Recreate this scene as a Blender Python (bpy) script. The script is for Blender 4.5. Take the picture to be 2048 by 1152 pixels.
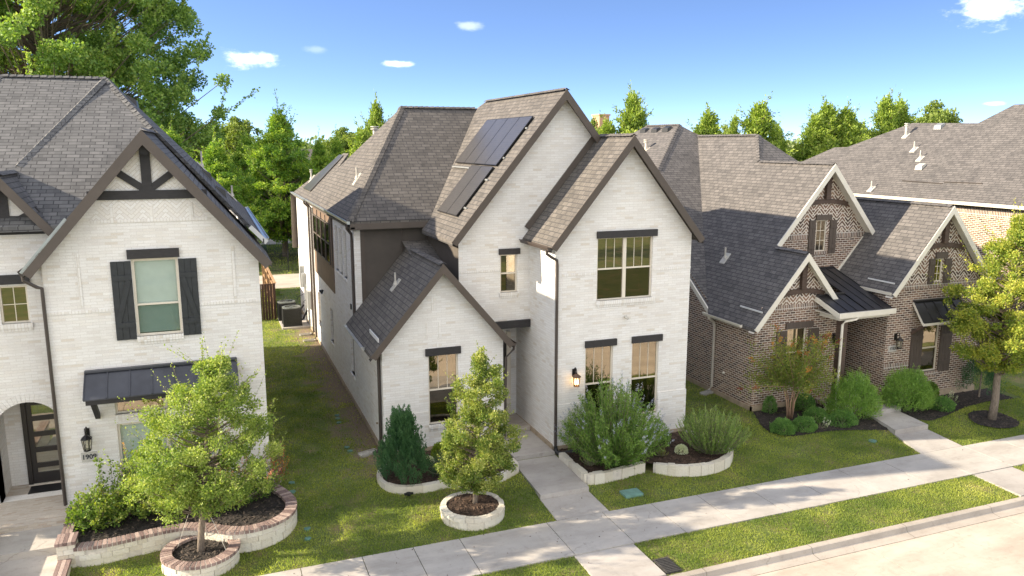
import bpy, bmesh, math, random
import numpy as np
from mathutils import Vector, Matrix
from mathutils.geometry import tessellate_polygon
R = math.radians
for o in list(bpy.data.objects): bpy.data.objects.remove(o)
S = bpy.context.scene
COL = S.collection
# ---------------------------------------------------------------- camera
cam = bpy.data.cameras.new('camera'); co = bpy.data.objects.new('camera', cam); COL.objects.link(co)
co.location = (0, 0, 9.2); co.rotation_euler = (R(90 - 10.364), 0, R(-20.966))
cam.sensor_width = 36; cam.lens = 1573.85 / 2048 * 36; cam.clip_end = 6000; cam.clip_start = .1
S.camera = co
# ---------------------------------------------------------------- light
SUN_AZ, SUN_EL = 13.5, 23.8          # light travels towards +X and a little towards the street
SUN_E, SKY_E, FILL_CLOUD = 5.0, .15, 7.8
W = bpy.data.worlds.new('World'); S.world = W; W.use_nodes = True
wt = W.node_tree; wt.nodes.clear()
def wn(t, **k):
    n = wt.nodes.new(t)
    for a, b in k.items(): setattr(n, a, b)
    return n
sky = wn('ShaderNodeTexSky', sky_type='NISHITA', sun_disc=False, sun_elevation=R(SUN_EL), sun_rotation=R(SUN_AZ - 90),
         altitude=200, air_density=1.0, dust_density=.6, ozone_density=2.2)
bg = wn('ShaderNodeBackground'); bg.inputs[1].default_value = SKY_E
wo = wn('ShaderNodeOutputWorld')
tc = wn('ShaderNodeTexCoord'); sp = wn('ShaderNodeSeparateXYZ'); wt.links.new(tc.outputs['Generated'], sp.inputs[0])
def wm(op, a, b=None, clamp=False):
    if op == 'SMOOTH':
        n = wn('ShaderNodeMapRange', interpolation_type='SMOOTHSTEP'); n.inputs[1].default_value = .0; n.inputs[2].default_value = 1.05; wt.links.new(a, n.inputs[0]); return n.outputs[0]
    n = wn('ShaderNodeMath', operation=op, use_clamp=clamp)
    for i, v in enumerate((a, b)):
        if v is None: continue
        if isinstance(v, (int, float)): n.inputs[i].default_value = v
        else: wt.links.new(v, n.inputs[i])
    return n.outputs[0]
az = wm('ARCTAN2', sp.outputs[0], sp.outputs[1]); el = wm('ARCSINE', sp.outputs[2])
nz = wn('ShaderNodeTexNoise'); nz.inputs['Scale'].default_value = 26; nz.inputs['Detail'].default_value = 7; nz.inputs['Roughness'].default_value = .62
sc_ = wn('ShaderNodeVectorMath', operation='MULTIPLY'); sc_.inputs[1].default_value = (1, 1, 2.2)
wt.links.new(tc.outputs['Generated'], sc_.inputs[0]); wt.links.new(sc_.outputs[0], nz.inputs['Vector'])
cv = wn('ShaderNodeVectorMath', operation='MULTIPLY_ADD'); cv.inputs[1].default_value = (1, 1, 3.2); cv.inputs[2].default_value = (0, 0, .085)
cn = wn('ShaderNodeVectorMath', operation='NORMALIZE'); wt.links.new(tc.outputs['Generated'], cv.inputs[0]); wt.links.new(cv.outputs[0], cn.inputs[0]); wt.links.new(cn.outputs[0], sky.inputs[0])
gm = wn('ShaderNodeGamma'); gm.inputs[1].default_value = 1.08; wt.links.new(sky.outputs[0], gm.inputs[0])
tn = wn('ShaderNodeMix', data_type='RGBA', blend_type='MULTIPLY'); tn.inputs[0].default_value = 1; wt.links.new(gm.outputs[0], tn.inputs[6]); tn.inputs[7].default_value = (.80, .80, .88, 1)
cur = tn.outputs[2]
#        azimuth, elevation, half width, half height (rad), density
for ca, ce, ha, he, dn in ((.055, .0963, .032, .013, 1.0), (.2262, .0955, .020, .0045, .75), (.3148, .1403, .020, .007, .22), (.896, .141, .044, .020, 1.15),
                           (.132, .110, .016, .006, .10), (.905, .0425, .013, .0028, .45)):
    dx = wm('DIVIDE', wm('SUBTRACT', az, ca), ha); dy = wm('DIVIDE', wm('SUBTRACT', el, ce), he)
    rr = wm('SQRT', wm('ADD', wm('MULTIPLY', dx, dx), wm('MULTIPLY', dy, dy)))
    m = wm('SUBTRACT', 1.0, rr); m = wm('ADD', m, wm('MULTIPLY', wm('SUBTRACT', nz.outputs[0], .5), 2.4))
    m = wm('MULTIPLY', wm('SMOOTH', m), dn, True)
    mx = wn('ShaderNodeMix', data_type='RGBA'); wt.links.new(m, mx.inputs[0]); wt.links.new(cur, mx.inputs[6])
    mx.inputs[7].default_value = (7.5, 7.6, 7.9, 1); cur = mx.outputs[2]
# unseen bright clouds added behind the camera as fill for the shaded house fronts
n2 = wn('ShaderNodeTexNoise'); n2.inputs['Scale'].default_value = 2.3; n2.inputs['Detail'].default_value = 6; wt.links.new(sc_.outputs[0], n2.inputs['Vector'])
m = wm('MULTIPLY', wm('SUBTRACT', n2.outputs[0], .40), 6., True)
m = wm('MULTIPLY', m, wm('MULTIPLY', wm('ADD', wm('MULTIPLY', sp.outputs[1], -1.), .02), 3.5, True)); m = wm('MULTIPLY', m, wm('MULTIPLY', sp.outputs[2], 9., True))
mx = wn('ShaderNodeMix', data_type='RGBA'); wt.links.new(m, mx.inputs[0]); wt.links.new(cur, mx.inputs[6]); mx.inputs[7].default_value = (FILL_CLOUD, FILL_CLOUD * .96, FILL_CLOUD * .90, 1); cur = mx.outputs[2]
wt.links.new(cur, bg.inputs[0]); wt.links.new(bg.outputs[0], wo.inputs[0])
sl = bpy.data.lights.new('sun', 'SUN'); sl.energy = SUN_E; sl.angle = R(.6); sl.color = (1, .86, .66)
so = bpy.data.objects.new('sun', sl); COL.objects.link(so); so.location = (-30, 20, 30)
sd = Vector((math.cos(R(SUN_AZ)) * math.cos(R(SUN_EL)), -math.sin(R(SUN_AZ)) * math.cos(R(SUN_EL)), -math.sin(R(SUN_EL))))
so.rotation_euler = sd.to_track_quat('-Z', 'Y').to_euler()
S.view_settings.view_transform = 'Standard'; S.view_settings.look = 'None'; S.view_settings.exposure = 1.36; S.view_settings.gamma = 1
S.render.engine = 'CYCLES'; S.cycles.max_bounces = 6; S.cycles.transparent_max_bounces = 12; S.cycles.use_denoising = True
rng = np.random.default_rng(7); random.seed(7)

# ---------------------------------------------------------------- materials
class NT:
    def __init__(s, name):
        s.m = bpy.data.materials.new(name); s.m.use_nodes = True; s.t = s.m.node_tree; s.t.nodes.clear()
        s.out = s.n('ShaderNodeOutputMaterial'); s.b = s.n('ShaderNodeBsdfPrincipled'); s.l(s.b.outputs[0], s.out.inputs[0])
    def n(s, t, **k):
        x = s.t.nodes.new(t)
        for a, b in k.items():
            if a == 'i':
                for q, v in b.items(): x.inputs[q].default_value = v
            else: setattr(x, a, b)
        return x
    def l(s, a, b): s.t.links.new(a, b)
    def coord(s, what='UV', scale=(1, 1, 1), rot=(0, 0, 0)):
        c = s.n('ShaderNodeTexCoord'); m = s.n('ShaderNodeMapping', i={'Scale': scale, 'Rotation': rot}); s.l(c.outputs[what], m.inputs[0]); return m.outputs[0]
    def noise(s, vec, scale, detail=4, rough=.55):
        x = s.n('ShaderNodeTexNoise', i={'Scale': scale, 'Detail': detail, 'Roughness': rough})
        if vec is not None: s.l(vec, x.inputs['Vector'])
        return x.outputs[0]
    def ramp(s, fac, stops, interp='LINEAR'):
        r = s.n('ShaderNodeValToRGB'); r.color_ramp.interpolation = interp; e = r.color_ramp.elements
        while len(e) < len(stops): e.new(.5)
        for q, (p, c) in zip(e, stops): q.position = p; q.color = (*c, 1)
        s.l(fac, r.inputs[0]); return r.outputs[0]
    def mix(s, fac, a, b, mode='MIX'):
        x = s.n('ShaderNodeMix', data_type='RGBA', blend_type=mode)
        for i, v in ((0, fac), (6, a), (7, b)):
            if isinstance(v, (int, float)): x.inputs[i].default_value = v
            elif isinstance(v, tuple): x.inputs[i].default_value = (*v, 1)
            else: s.l(v, x.inputs[i])
        return x.outputs[2]
    def math(s, op, a, b=0., clamp=False):
        x = s.n('ShaderNodeMath', operation=op, use_clamp=clamp)
        for i, v in enumerate((a, b)):
            if isinstance(v, (int, float)): x.inputs[i].default_value = v
            else: s.l(v, x.inputs[i])
        return x.outputs[0]
    def bump(s, h, dist=.005, strength=.5):
        b = s.n('ShaderNodeBump', i={'Distance': dist, 'Strength': strength}); s.l(h, b.inputs['Height']); s.l(b.outputs[0], s.b.inputs['Normal'])
    def col(s, c):
        if isinstance(c, tuple): s.b.inputs['Base Color'].default_value = (*c, 1)
        else: s.l(c, s.b.inputs['Base Color'])
    def rough(s, v): s.b.inputs['Roughness'].default_value = v; return s

def brick_mat(name, ramp, mortar, bw=.24, rh=.075, ms=.008, rot=0., fold=0., offs=.5, rough=.85, bump=.5, dirt=.12):
    n = NT(name); uv = n.coord('UV')
    if fold:   # herringbone: mirror u in stripes, then turn 45 degrees
        sx = n.n('ShaderNodeSeparateXYZ'); n.l(uv, sx.inputs[0])
        pp = n.math('PINGPONG', sx.outputs[0], fold); cb = n.n('ShaderNodeCombineXYZ'); n.l(pp, cb.inputs[0]); n.l(sx.outputs[1], cb.inputs[1])
        mp = n.n('ShaderNodeMapping', i={'Rotation': (0, 0, R(45))}); n.l(cb.outputs[0], mp.inputs[0]); uv2 = mp.outputs[0]
    else: uv2 = n.coord('UV', rot=(0, 0, rot))
    b = n.n('ShaderNodeTexBrick', offset=offs, i={'Color1': (0, 0, 0, 1), 'Color2': (1, 1, 1, 1), 'Mortar': (0, 0, 0, 1), 'Scale': 1, 'Mortar Size': ms, 'Mortar Smooth': .1, 'Bias': 0, 'Brick Width': bw, 'Row Height': rh})
    n.l(uv2, b.inputs['Vector'])
    c = n.ramp(b.outputs['Color'], ramp)
    ns = n.noise(uv, 1.3, 5); g = n.noise(uv, 45, 3)
    c = n.mix(dirt, c, n.ramp(ns, [(.3, (.55, .5, .45)), (.7, (1.3, 1.3, 1.3))]), 'MULTIPLY')
    c = n.mix(b.outputs['Fac'], c, mortar)
    c = n.mix(.25, c, n.ramp(g, [(.3, (.6, .6, .6)), (.7, (1.25, 1.25, 1.25))]), 'MULTIPLY')
    n.col(c); n.rough(rough)
    h = n.math('SUBTRACT', n.math('MULTIPLY', g, .35), b.outputs['Fac']); n.bump(h, .006, bump); return n.m
WB = [(0, (.68, .65, .61)), (.25, (.73, .71, .675)), (.6, (.76, .745, .715)), (.9, (.72, .69, .64)), (1, (.64, .59, .52))]
M = {}
M['white_brick'] = brick_mat('white_brick', WB, (.64, .615, .575), bw=.29, rh=.0735, ms=.006, bump=.45, dirt=.14)
M['white_soldier'] = brick_mat('white_soldier', WB, (.60, .56, .50), bw=.074, rh=.24, ms=.006, offs=0., bump=.5)
M['white_herring'] = brick_mat('white_herring', WB, (.60, .56, .50), bw=.24, rh=.075, ms=.007, fold=.26, bump=.5)
BB = [(0, (.065, .038, .028)), (.3, (.165, .090, .058)), (.55, (.25, .148, .098)), (.8, (.105, .066, .050)), (1, (.34, .23, .155))]
M['brown_brick'] = brick_mat('brown_brick', BB, (.60, .54, .46), bw=.225, rh=.082, ms=.0115, bump=.6, dirt=.3)
M['brown_soldier'] = brick_mat('brown_soldier', BB, (.60, .56, .50), bw=.078, rh=.21, ms=.012, offs=0., bump=.6)
M['brown_herring'] = brick_mat('brown_herring', BB, (.66, .60, .52), bw=.30, rh=.098, ms=.018, fold=.28, bump=.6)

def shingle_mat(name, cols, dark=.035):
    n = NT(name); uv = n.coord('UV')
    def br(bw, rh, ms, off): 
        b = n.n('ShaderNodeTexBrick', offset=off, i={'Color1': (0, 0, 0, 1), 'Color2': (1, 1, 1, 1), 'Mortar': (.5, .5, .5, 1), 'Scale': 1, 'Mortar Size': ms, 'Mortar Smooth': .2, 'Bias': 0, 'Brick Width': bw, 'Row Height': rh}); n.l(uv, b.inputs['Vector']); return b
    b1 = br(.33, .152, .013, .37); b2 = br(.18, .152, .002, .61)
    f = n.math('ADD', n.math('MULTIPLY', b1.outputs['Color'], .55), n.math('MULTIPLY', b2.outputs['Color'], .45)); f = n.math('ADD', n.math('MULTIPLY', f, .72), .14)
    c = n.ramp(f, [(.05, cols[0]), (.35, cols[1]), (.62, cols[2]), (.95, cols[3])])
    # butt edge of every course: bump step, with its thin shadow line painted dark along the joints
    sx = n.n('ShaderNodeSeparateXYZ'); n.l(uv, sx.inputs[0]); v = n.math('FRACT', n.math('DIVIDE', sx.outputs[1], .152))
    c = n.mix(n.math('MULTIPLY', b1.outputs['Fac'], .9), c, (dark, dark, dark * 1.05))
    g = n.noise(n.coord('UV'), 160, 2); c = n.mix(.5, c, n.ramp(g, [(.3, (.55, .55, .55)), (.7, (1.35, 1.35, 1.35))]), 'MULTIPLY')
    w = n.noise(n.coord('UV'), .7, 4); c = n.mix(.5, c, n.ramp(w, [(.3, (.82, .82, .82)), (.7, (1.15, 1.14, 1.12))]), 'MULTIPLY')
    n.col(c); n.rough(.92)
    h = n.math('ADD', n.math('MULTIPLY', n.math('SUBTRACT', 1., v), 1.), n.math('MULTIPLY', g, .25)); h = n.math('ADD', h, n.math('MULTIPLY', f, .5))
    n.bump(h, .012, .55); return n.m
M['shingle_taupe'] = shingle_mat('shingle_taupe', [(0.055, 0.0502, 0.0462), (0.0938, 0.0845, 0.0761), (0.12, 0.108, 0.0965), (0.152, 0.137, 0.124)])
M['shingle_grey'] = shingle_mat('shingle_grey', [(0.0617, 0.0617, 0.0623), (0.105, 0.104, 0.103), (0.134, 0.132, 0.13), (0.174, 0.17, 0.165)])
M['shingle_brown'] = shingle_mat('shingle_brown', [(0.0561, 0.053, 0.0517), (0.099, 0.0918, 0.0875), (0.125, 0.115, 0.109), (0.155, 0.143, 0.135)])

def plain(name, c, rough=.6, var=.15, scale=6, metal=0., bump=0., grain=None):
    n = NT(name); v = n.coord('Object', grain or (1, 1, 1)); a = n.noise(v, scale, 5)
    lo = tuple(x * (1 - var) for x in c); hi = tuple(min(1, x * (1 + var)) for x in c)
    n.col(n.ramp(a, [(.3, lo), (.7, hi)])); n.rough(rough); n.b.inputs['Metallic'].default_value = metal
    if bump: n.bump(n.noise(v, scale * 6, 4), .004, bump)
    return n.m
M['taupe_trim'] = plain('taupe_trim', (.075, .058, .046), .6, .1, 3, bump=.15)
M['grey_trim'] = plain('grey_trim', (.085, .068, .056), .6, .1, 3, bump=.15)
M['dark_soffit'] = plain('dark_soffit', (.035, .026, .020), .7)
M['taupe_siding'] = plain('taupe_siding', (.078, .066, .055), .8, .12, 2, bump=.4)
M['brown_siding'] = plain('brown_siding', (.15, .10, .068), .7, .15, 3, bump=.2)
M['black_beam'] = plain('black_beam', (.022, .020, .021), .6, .3, 8, bump=.3, grain=(1, 1, 4))
M['black_shutter'] = plain('black_shutter', (.022, .025, .028), .55, .25, 7, bump=.2)
M['brown_shutter'] = plain('brown_shutter', (.085, .065, .052), .7, .25, 7, bump=.3, grain=(6, 6, .7))
M['stain_beam'] = plain('stain_beam', (.075, .048, .035), .7, .35, 5, bump=.4, grain=(1, 1, 5))
M['cream_trim'] = plain('cream_trim', (.66, .62, .53), .5, .06, 3)
M['window_frame'] = plain('window_frame', (.66, .60, .50), .45, .05, 3)
M['gutter_white'] = plain('gutter_white', (.62, .62, .60), .4, .08, 4)
M['gutter_bronze'] = plain('gutter_bronze', (.055, .043, .037), .4, .1, 4)
M['gutter_silver'] = plain('gutter_silver', (.45, .47, .49), .28, .1, 5, metal=.6)
M['pipe_cream'] = plain('pipe_cream', (.50, .45, .38), .5, .1, 5)
M['vent_white'] = plain('vent_white', (.44, .42, .37), .5, .1, 5)
M['vent_dark'] = plain('vent_dark', (.03, .03, .03), .5)
M['metal_roof'] = plain('metal_roof', (.040, .038, .040), .38, .2, 2, metal=.35)
M['metal_roof_blue'] = plain('metal_roof_blue', (.060, .064, .078), .42, .2, 2, metal=.3)
M['lamp_metal'] = plain('lamp_metal', (.018, .016, .015), .4, .2, 10, metal=.4)
M['lamp_copper'] = plain('lamp_copper', (.12, .07, .045), .45, .2, 10, metal=.5)
M['foundation'] = plain('foundation', (.34, .27, .19), .9, .25, 4, bump=.3)
M['door_dark'] = plain('door_dark', (.018, .014, .012), .4, .2, 5)
M['interior'] = plain('interior', (.035, .032, .028), .9)
M['blind'] = plain('blind', (.62, .68, .65), .6, .04, 5)
M['shade_tan'] = plain('shade_tan', (.42, .30, .16), .7, .08, 5)
M['plaque'] = plain('plaque', (.46, .44, .40), .7, .1, 12)
M['ink'] = plain('ink', (.03, .035, .045), .7)
M['black_plastic'] = plain('black_plastic', (.012, .012, .013), .45)
M['ac_body'] = plain('ac_body', (.014, .015, .016), .5, .2, 9)
M['ac_ring'] = plain('ac_ring', (.10, .11, .10), .5)
M['grey_metal'] = plain('grey_metal', (.30, .31, .31), .45, .1, 5, metal=.4)
M['iron'] = plain('iron', (.012, .012, .012), .5)
M['valve_green'] = plain('valve_green', (.10, .20, .16), .7, .2, 6)
M['cover_teal'] = plain('cover_teal', (.13, .24, .20), .7, .2, 6)
M['splash'] = plain('splash', (.36, .34, .30), .9, .2, 9)
M['grate'] = plain('grate', (.045, .042, .038), .7, .4, 20)
M['porch_brick'] = brick_mat('porch_brick', [(0, (.44, .38, .31)), (.5, (.52, .47, .40)), (1, (.40, .32, .25))], (.42, .38, .33), bw=.2, rh=.065, ms=.006)
n = NT('stained_fence'); v = n.coord('Object', (9, 9, .6)); n.col(n.ramp(n.noise(v, 2.2, 5), [(.3, (.024, .011, .007)), (.7, (.06, .026, .015))])); n.rough(.75); M['fence_wood'] = n.m
n = NT('new_fence'); v = n.coord('Object', (9, 9, .6)); n.col(n.ramp(n.noise(v, 2.2, 5), [(.3, (.28, .16, .075)), (.7, (.42, .26, .13))])); n.rough(.75); M['fence_pale'] = n.m
n = NT('bark'); v = n.coord('Object', (6, 6, 1.4)); a = n.noise(v, 6, 6, .7); n.col(n.ramp(a, [(.3, (.10, .075, .055)), (.7, (.30, .245, .19))])); n.bump(a, .03, .8); n.rough(.95); M['bark'] = n.m
n = NT('smooth_bark'); v = n.coord('Object', (4, 4, 1)); a = n.noise(v, 5, 4, .6); n.col(n.ramp(a, [(.3, (.22, .13, .08)), (.7, (.38, .25, .16))])); n.rough(.8); M['smooth_bark'] = n.m
def concrete(name, c, stain=.25):
    n = NT(name); v = n.coord('Object'); a = n.noise(v, .8, 6, .6); g = n.noise(v, 60, 3); st = n.noise(n.coord('Object', (1, 3, 1)), .45, 5, .65)
    q = n.ramp(a, [(.3, tuple(x * .86 for x in c)), (.7, tuple(x * 1.08 for x in c))])
    q = n.mix(stain, q, n.ramp(st, [(.35, (.62, .60, .58)), (.55, (1.05, 1.05, 1.05))]), 'MULTIPLY')
    q = n.mix(.3, q, n.ramp(g, [(.3, (.75, .75, .75)), (.7, (1.2, 1.2, 1.2))]), 'MULTIPLY')
    vo = n.n('ShaderNodeTexVoronoi', feature='DISTANCE_TO_EDGE', i={'Scale': .33, 'Randomness': 1.}); wv = n.n('ShaderNodeVectorMath', operation='ADD'); cb = n.n('ShaderNodeCombineXYZ'); n.l(n.math('MULTIPLY', a, .9), cb.inputs[0]); n.l(n.math('MULTIPLY', st, .9), cb.inputs[1]); n.l(v, wv.inputs[0]); n.l(cb.outputs[0], wv.inputs[1]); n.l(wv.outputs[0], vo.inputs['Vector'])
    crk = n.math('MULTIPLY', n.math('LESS_THAN', vo.outputs['Distance'], .0035), n.math('GREATER_THAN', st, .55)); q = n.mix(n.math('MULTIPLY', crk, .28), q, (.12, .10, .08))
    sp2 = n.noise(v, 5, 4, .7); q = n.mix(.35, q, n.ramp(sp2, [(.32, (.66, .63, .60)), (.46, (1., 1., 1.))]), 'MULTIPLY')
    n.col(q); n.bump(g, .003, .4); n.rough(.9); return n.m
M['walk_concrete'] = concrete('walk_concrete', (.40, .37, .335), .4)
M['side_concrete'] = concrete('side_concrete', (.42, .39, .35), .5)
M['street_concrete'] = concrete('street_concrete', (.50, .43, .345), .45)
M['kerb_concrete'] = concrete('kerb_concrete', (.42, .37, .31), .5)
# ground under the grass
n = NT('turf_soil'); v = n.coord('Object'); a = n.noise(v, 1.4, 5, .6); g = n.noise(v, 30, 3)
base = n.ramp(a, [(.3, (.07, .10, .02)), (.5, (.11, .14, .03)), (.68, (.19, .155, .07))])
sx = n.n('ShaderNodeSeparateXYZ'); n.l(v, sx.inputs[0])
# bare strip of dirt against the white side wall
dirt = n.math('MULTIPLY', n.math('LESS_THAN', n.math('ABSOLUTE', n.math('SUBTRACT', sx.outputs[0], 4.15)), 20), 1.)
d1 = n.n('ShaderNodeMapRange', i={'From Min': 3.1, 'From Max': 3.9}); n.l(n.math('ADD', sx.outputs[0], n.math('MULTIPLY', n.math('SUBTRACT', a, .5), 3.)), d1.inputs[0])
d2 = n.math('LESS_THAN', sx.outputs[0], 4.6); d3 = n.math('GREATER_THAN', sx.outputs[1], 20.9); d4 = n.math('LESS_THAN', sx.outputs[1], 44)
dm = n.math('MULTIPLY', n.math('MULTIPLY', d1.outputs[0], d2), n.math('MULTIPLY', d3, d4))
base = n.mix(dm, base, n.ramp(g, [(.3, (.12, .085, .052)), (.7, (.22, .165, .105))]))
base = n.mix(.5, base, n.ramp(g, [(.3, (.6, .6, .6)), (.7, (1.3, 1.3, 1.3))]), 'MULTIPLY')
n.col(base); n.bump(g, .02, .5); n.rough(.95); M['ground'] = n.m
def mulch(name, a_, b_, c_):
    n = NT(name); at = n.n('ShaderNodeAttribute', attribute_name='tint'); g = n.noise(n.coord('Object'), 25, 4)
    n.col(n.ramp(n.math('ADD', n.math('MULTIPLY', at.outputs['Fac'], .6), n.math('MULTIPLY', g, .4)), [(.2, a_), (.55, b_), (.95, c_)])); n.rough(.95); n.bump(n.noise(n.coord('Object'), 18, 5, .65), .03, .7); return n.m
M['mulch_black'] = mulch('mulch_black', (.008, .007, .006), (.035, .028, .023), (.16, .12, .09))
M['mulch_brown'] = mulch('mulch_brown', (.014, .008, .005), (.055, .032, .020), (.17, .11, .075))
M['limestone'] = mulch('limestone', (.50, .44, .34), (.62, .57, .47), (.71, .68, .60))
M['cap_brick'] = mulch('cap_brick', (.15, .10, .09), (.28, .20, .175), (.46, .36, .31))
M['mortar'] = plain('mortar', (.56, .51, .44), .9, .15, 8)
M['rock'] = plain('rock', (.42, .38, .33), .9, .3, 5, bump=.5)
def leafmat(name, cols, trans=.35, rough=.55, noise=.35, nscale=1.2):
    n = NT(name); at = n.n('ShaderNodeAttribute', attribute_name='tint')
    g = n.noise(n.coord('Object'), nscale, 3)
    f = n.math('ADD', n.math('MULTIPLY', at.outputs['Fac'], 1 - noise), n.math('MULTIPLY', g, noise))
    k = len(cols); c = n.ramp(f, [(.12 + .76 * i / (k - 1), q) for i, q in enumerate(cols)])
    n.col(c); n.rough(rough); n.b.inputs['Specular IOR Level'].default_value = .35
    tr = n.n('ShaderNodeBsdfTranslucent'); n.l(n.mix(1., c, (1.25, 1.3, .5), 'MULTIPLY'), tr.inputs[0])
    mx = n.n('ShaderNodeMixShader', i={0: trans}); n.l(n.b.outputs[0], mx.inputs[1]); n.l(tr.outputs[0], mx.inputs[2]); n.l(mx.outputs[0], n.out.inputs[0]); return n.m
M['leaf_oak'] = leafmat('leaf_oak', [(0.0825, 0.15, 0.03), (0.195, 0.285, 0.0525), (0.33, 0.405, 0.09), (0.54, 0.57, 0.195)])
M['leaf_live'] = leafmat('leaf_live', [(0.062, 0.132, 0.0248), (0.186, 0.256, 0.0465), (0.341, 0.372, 0.093), (0.527, 0.512, 0.186)])
M['leaf_elm'] = leafmat('leaf_elm', [(0.084, 0.161, 0.0252), (0.224, 0.301, 0.042), (0.392, 0.406, 0.063), (0.616, 0.56, 0.098)])
M['leaf_cotton'] = leafmat('leaf_cotton', [(0.0946, 0.175, 0.0424), (0.179, 0.298, 0.0674), (0.316, 0.438, 0.0963), (0.526, 0.578, 0.174)])
M['leaf_cypress'] = leafmat('leaf_cypress', [(0.0692, 0.156, 0.029), (0.147, 0.279, 0.0403), (0.278, 0.41, 0.0483), (0.519, 0.592, 0.0725)], nscale=.35)
M['leaf_cedar'] = leafmat('leaf_cedar', [(0.102, 0.17, 0.0358), (0.191, 0.288, 0.0501), (0.305, 0.392, 0.0627), (0.432, 0.496, 0.107)], nscale=.35)
M['leaf_broad'] = leafmat('leaf_broad', [(0.077, 0.126, 0.028), (0.168, 0.238, 0.049), (0.266, 0.336, 0.077), (0.378, 0.42, 0.126)], nscale=.3)
M['leaf_juniper'] = leafmat('leaf_juniper', [(0.0238, 0.0696, 0.0315), (0.0462, 0.121, 0.0484), (0.0792, 0.177, 0.0665), (0.119, 0.215, 0.0726)], .15)
M['leaf_vitex'] = leafmat('leaf_vitex', [(.022, .065, .016), (.075, .165, .032), (.17, .28, .05), (.33, .42, .12)], .3, nscale=3.5)
M['leaf_feather'] = leafmat('leaf_feather', [(.035, .09, .025), (.10, .19, .045), (.23, .33, .08), (.44, .50, .18)], .3, nscale=3.5)
M['leaf_box'] = leafmat('leaf_box', [(0.0513, 0.121, 0.0307), (0.0941, 0.213, 0.0479), (0.171, 0.315, 0.0683), (0.273, 0.385, 0.103)], .2)
M['leaf_privet'] = leafmat('leaf_privet', [(0.0702, 0.156, 0.0312), (0.133, 0.265, 0.0468), (0.234, 0.374, 0.0702), (0.39, 0.499, 0.125)], .25)
M['leaf_rose'] = leafmat('leaf_rose', [(0.039, 0.111, 0.0234), (0.091, 0.182, 0.0325), (0.221, 0.299, 0.052), (0.442, 0.429, 0.091)])
M['leaf_myrtle'] = leafmat('leaf_myrtle', [(0.065, 0.117, 0.026), (0.13, 0.202, 0.039), (0.221, 0.26, 0.0455), (0.364, 0.247, 0.065)])
M['leaf_myrtle_red'] = leafmat('leaf_myrtle_red', [(.18, .035, .025), (.30, .07, .04), (.50, .22, .05), (.62, .38, .07)])
M['flower_pink'] = leafmat('flower_pink', [(.55, .16, .14), (.70, .30, .24), (.75, .45, .35)])
M['flower_orange'] = leafmat('flower_orange', [(.60, .22, .06), (.72, .38, .10), (.78, .55, .20)])
M['flower_lilac'] = leafmat('flower_lilac', [(.26, .27, .42), (.38, .39, .55), (.52, .53, .66)])
M['flower_white'] = leafmat('flower_white', [(.55, .60, .42), (.72, .74, .60), (.80, .80, .72)])
M['leaf_yellow'] = leafmat('leaf_yellow', [(.14, .22, .02), (.24, .32, .03), (.34, .40, .05)])
M['grass'] = leafmat('grass', [(.055, .115, .026), (.15, .225, .045), (.46, .49, .12), (.80, .72, .34)], .55, .6, .55, .55)
M['far_leaf'] = leafmat('far_leaf', [(0.075, 0.128, 0.045), (0.135, 0.203, 0.0675), (0.21, 0.27, 0.105), (0.3, 0.315, 0.15)], .2, nscale=.06)

def glass_mat(name, refl, tint):
    n = NT(name); g = n.n('ShaderNodeBsdfGlossy', i={'Roughness': .012, 'Color': (1, .88, .68, 1)}); t = n.n('ShaderNodeBsdfTransparent', i={'Color': (*tint, 1)})
    w = n.noise(n.coord('Object'), 1.1, 1); bp = n.n('ShaderNodeBump', i={'Distance': .02, 'Strength': .12}); n.l(w, bp.inputs['Height']); n.l(bp.outputs[0], g.inputs['Normal'])
    mx = n.n('ShaderNodeMixShader', i={0: refl}); n.l(t.outputs[0], mx.inputs[1]); n.l(g.outputs[0], mx.inputs[2]); n.l(mx.outputs[0], n.out.inputs[0]); return n.m
M['glass'] = glass_mat('glass', .36, (.62, .68, .64))
M['glass_screen'] = glass_mat('glass_screen', .15, (.30, .33, .32))
M['glass_door'] = glass_mat('glass_door', .28, (.45, .52, .52))
M['glass_clear'] = glass_mat('glass_clear', .10, (.88, .93, .91))
M['glass_teal'] = glass_mat('glass_teal', .10, (.50, .60, .59))
n = NT('lamp_glass'); t = n.n('ShaderNodeBsdfTransparent', i={'Color': (.9, .88, .8, 1)}); mx = n.n('ShaderNodeMixShader', i={0: .25}); n.l(t.outputs[0], mx.inputs[1]); n.l(n.b.outputs[0], mx.inputs[2]); n.l(mx.outputs[0], n.out.inputs[0]); n.col((.6, .58, .5)); n.rough(.2); M['lamp_glass'] = n.m
n = NT('bulb'); e = n.n('ShaderNodeEmission', i={'Color': (1, .62, .22, 1), 'Strength': 9}); n.l(e.outputs[0], n.out.inputs[0]); M['bulb'] = n.m
n = NT('solar'); uv = n.coord('UV'); b = n.n('ShaderNodeTexBrick', offset=0., i={'Color1': (.045, .043, .043, 1), 'Color2': (.055, .052, .051, 1), 'Mortar': (.08, .08, .08, 1), 'Scale': 1, 'Mortar Size': .003, 'Brick Width': .16, 'Row Height': .08}); n.l(uv, b.inputs['Vector']); n.col(b.outputs[0]); n.rough(.3); n.b.inputs['Specular IOR Level'].default_value = .7; M['solar'] = n.m
M['solar_frame'] = plain('solar_frame', (.02, .02, .021), .3, metal=.4)

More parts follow.
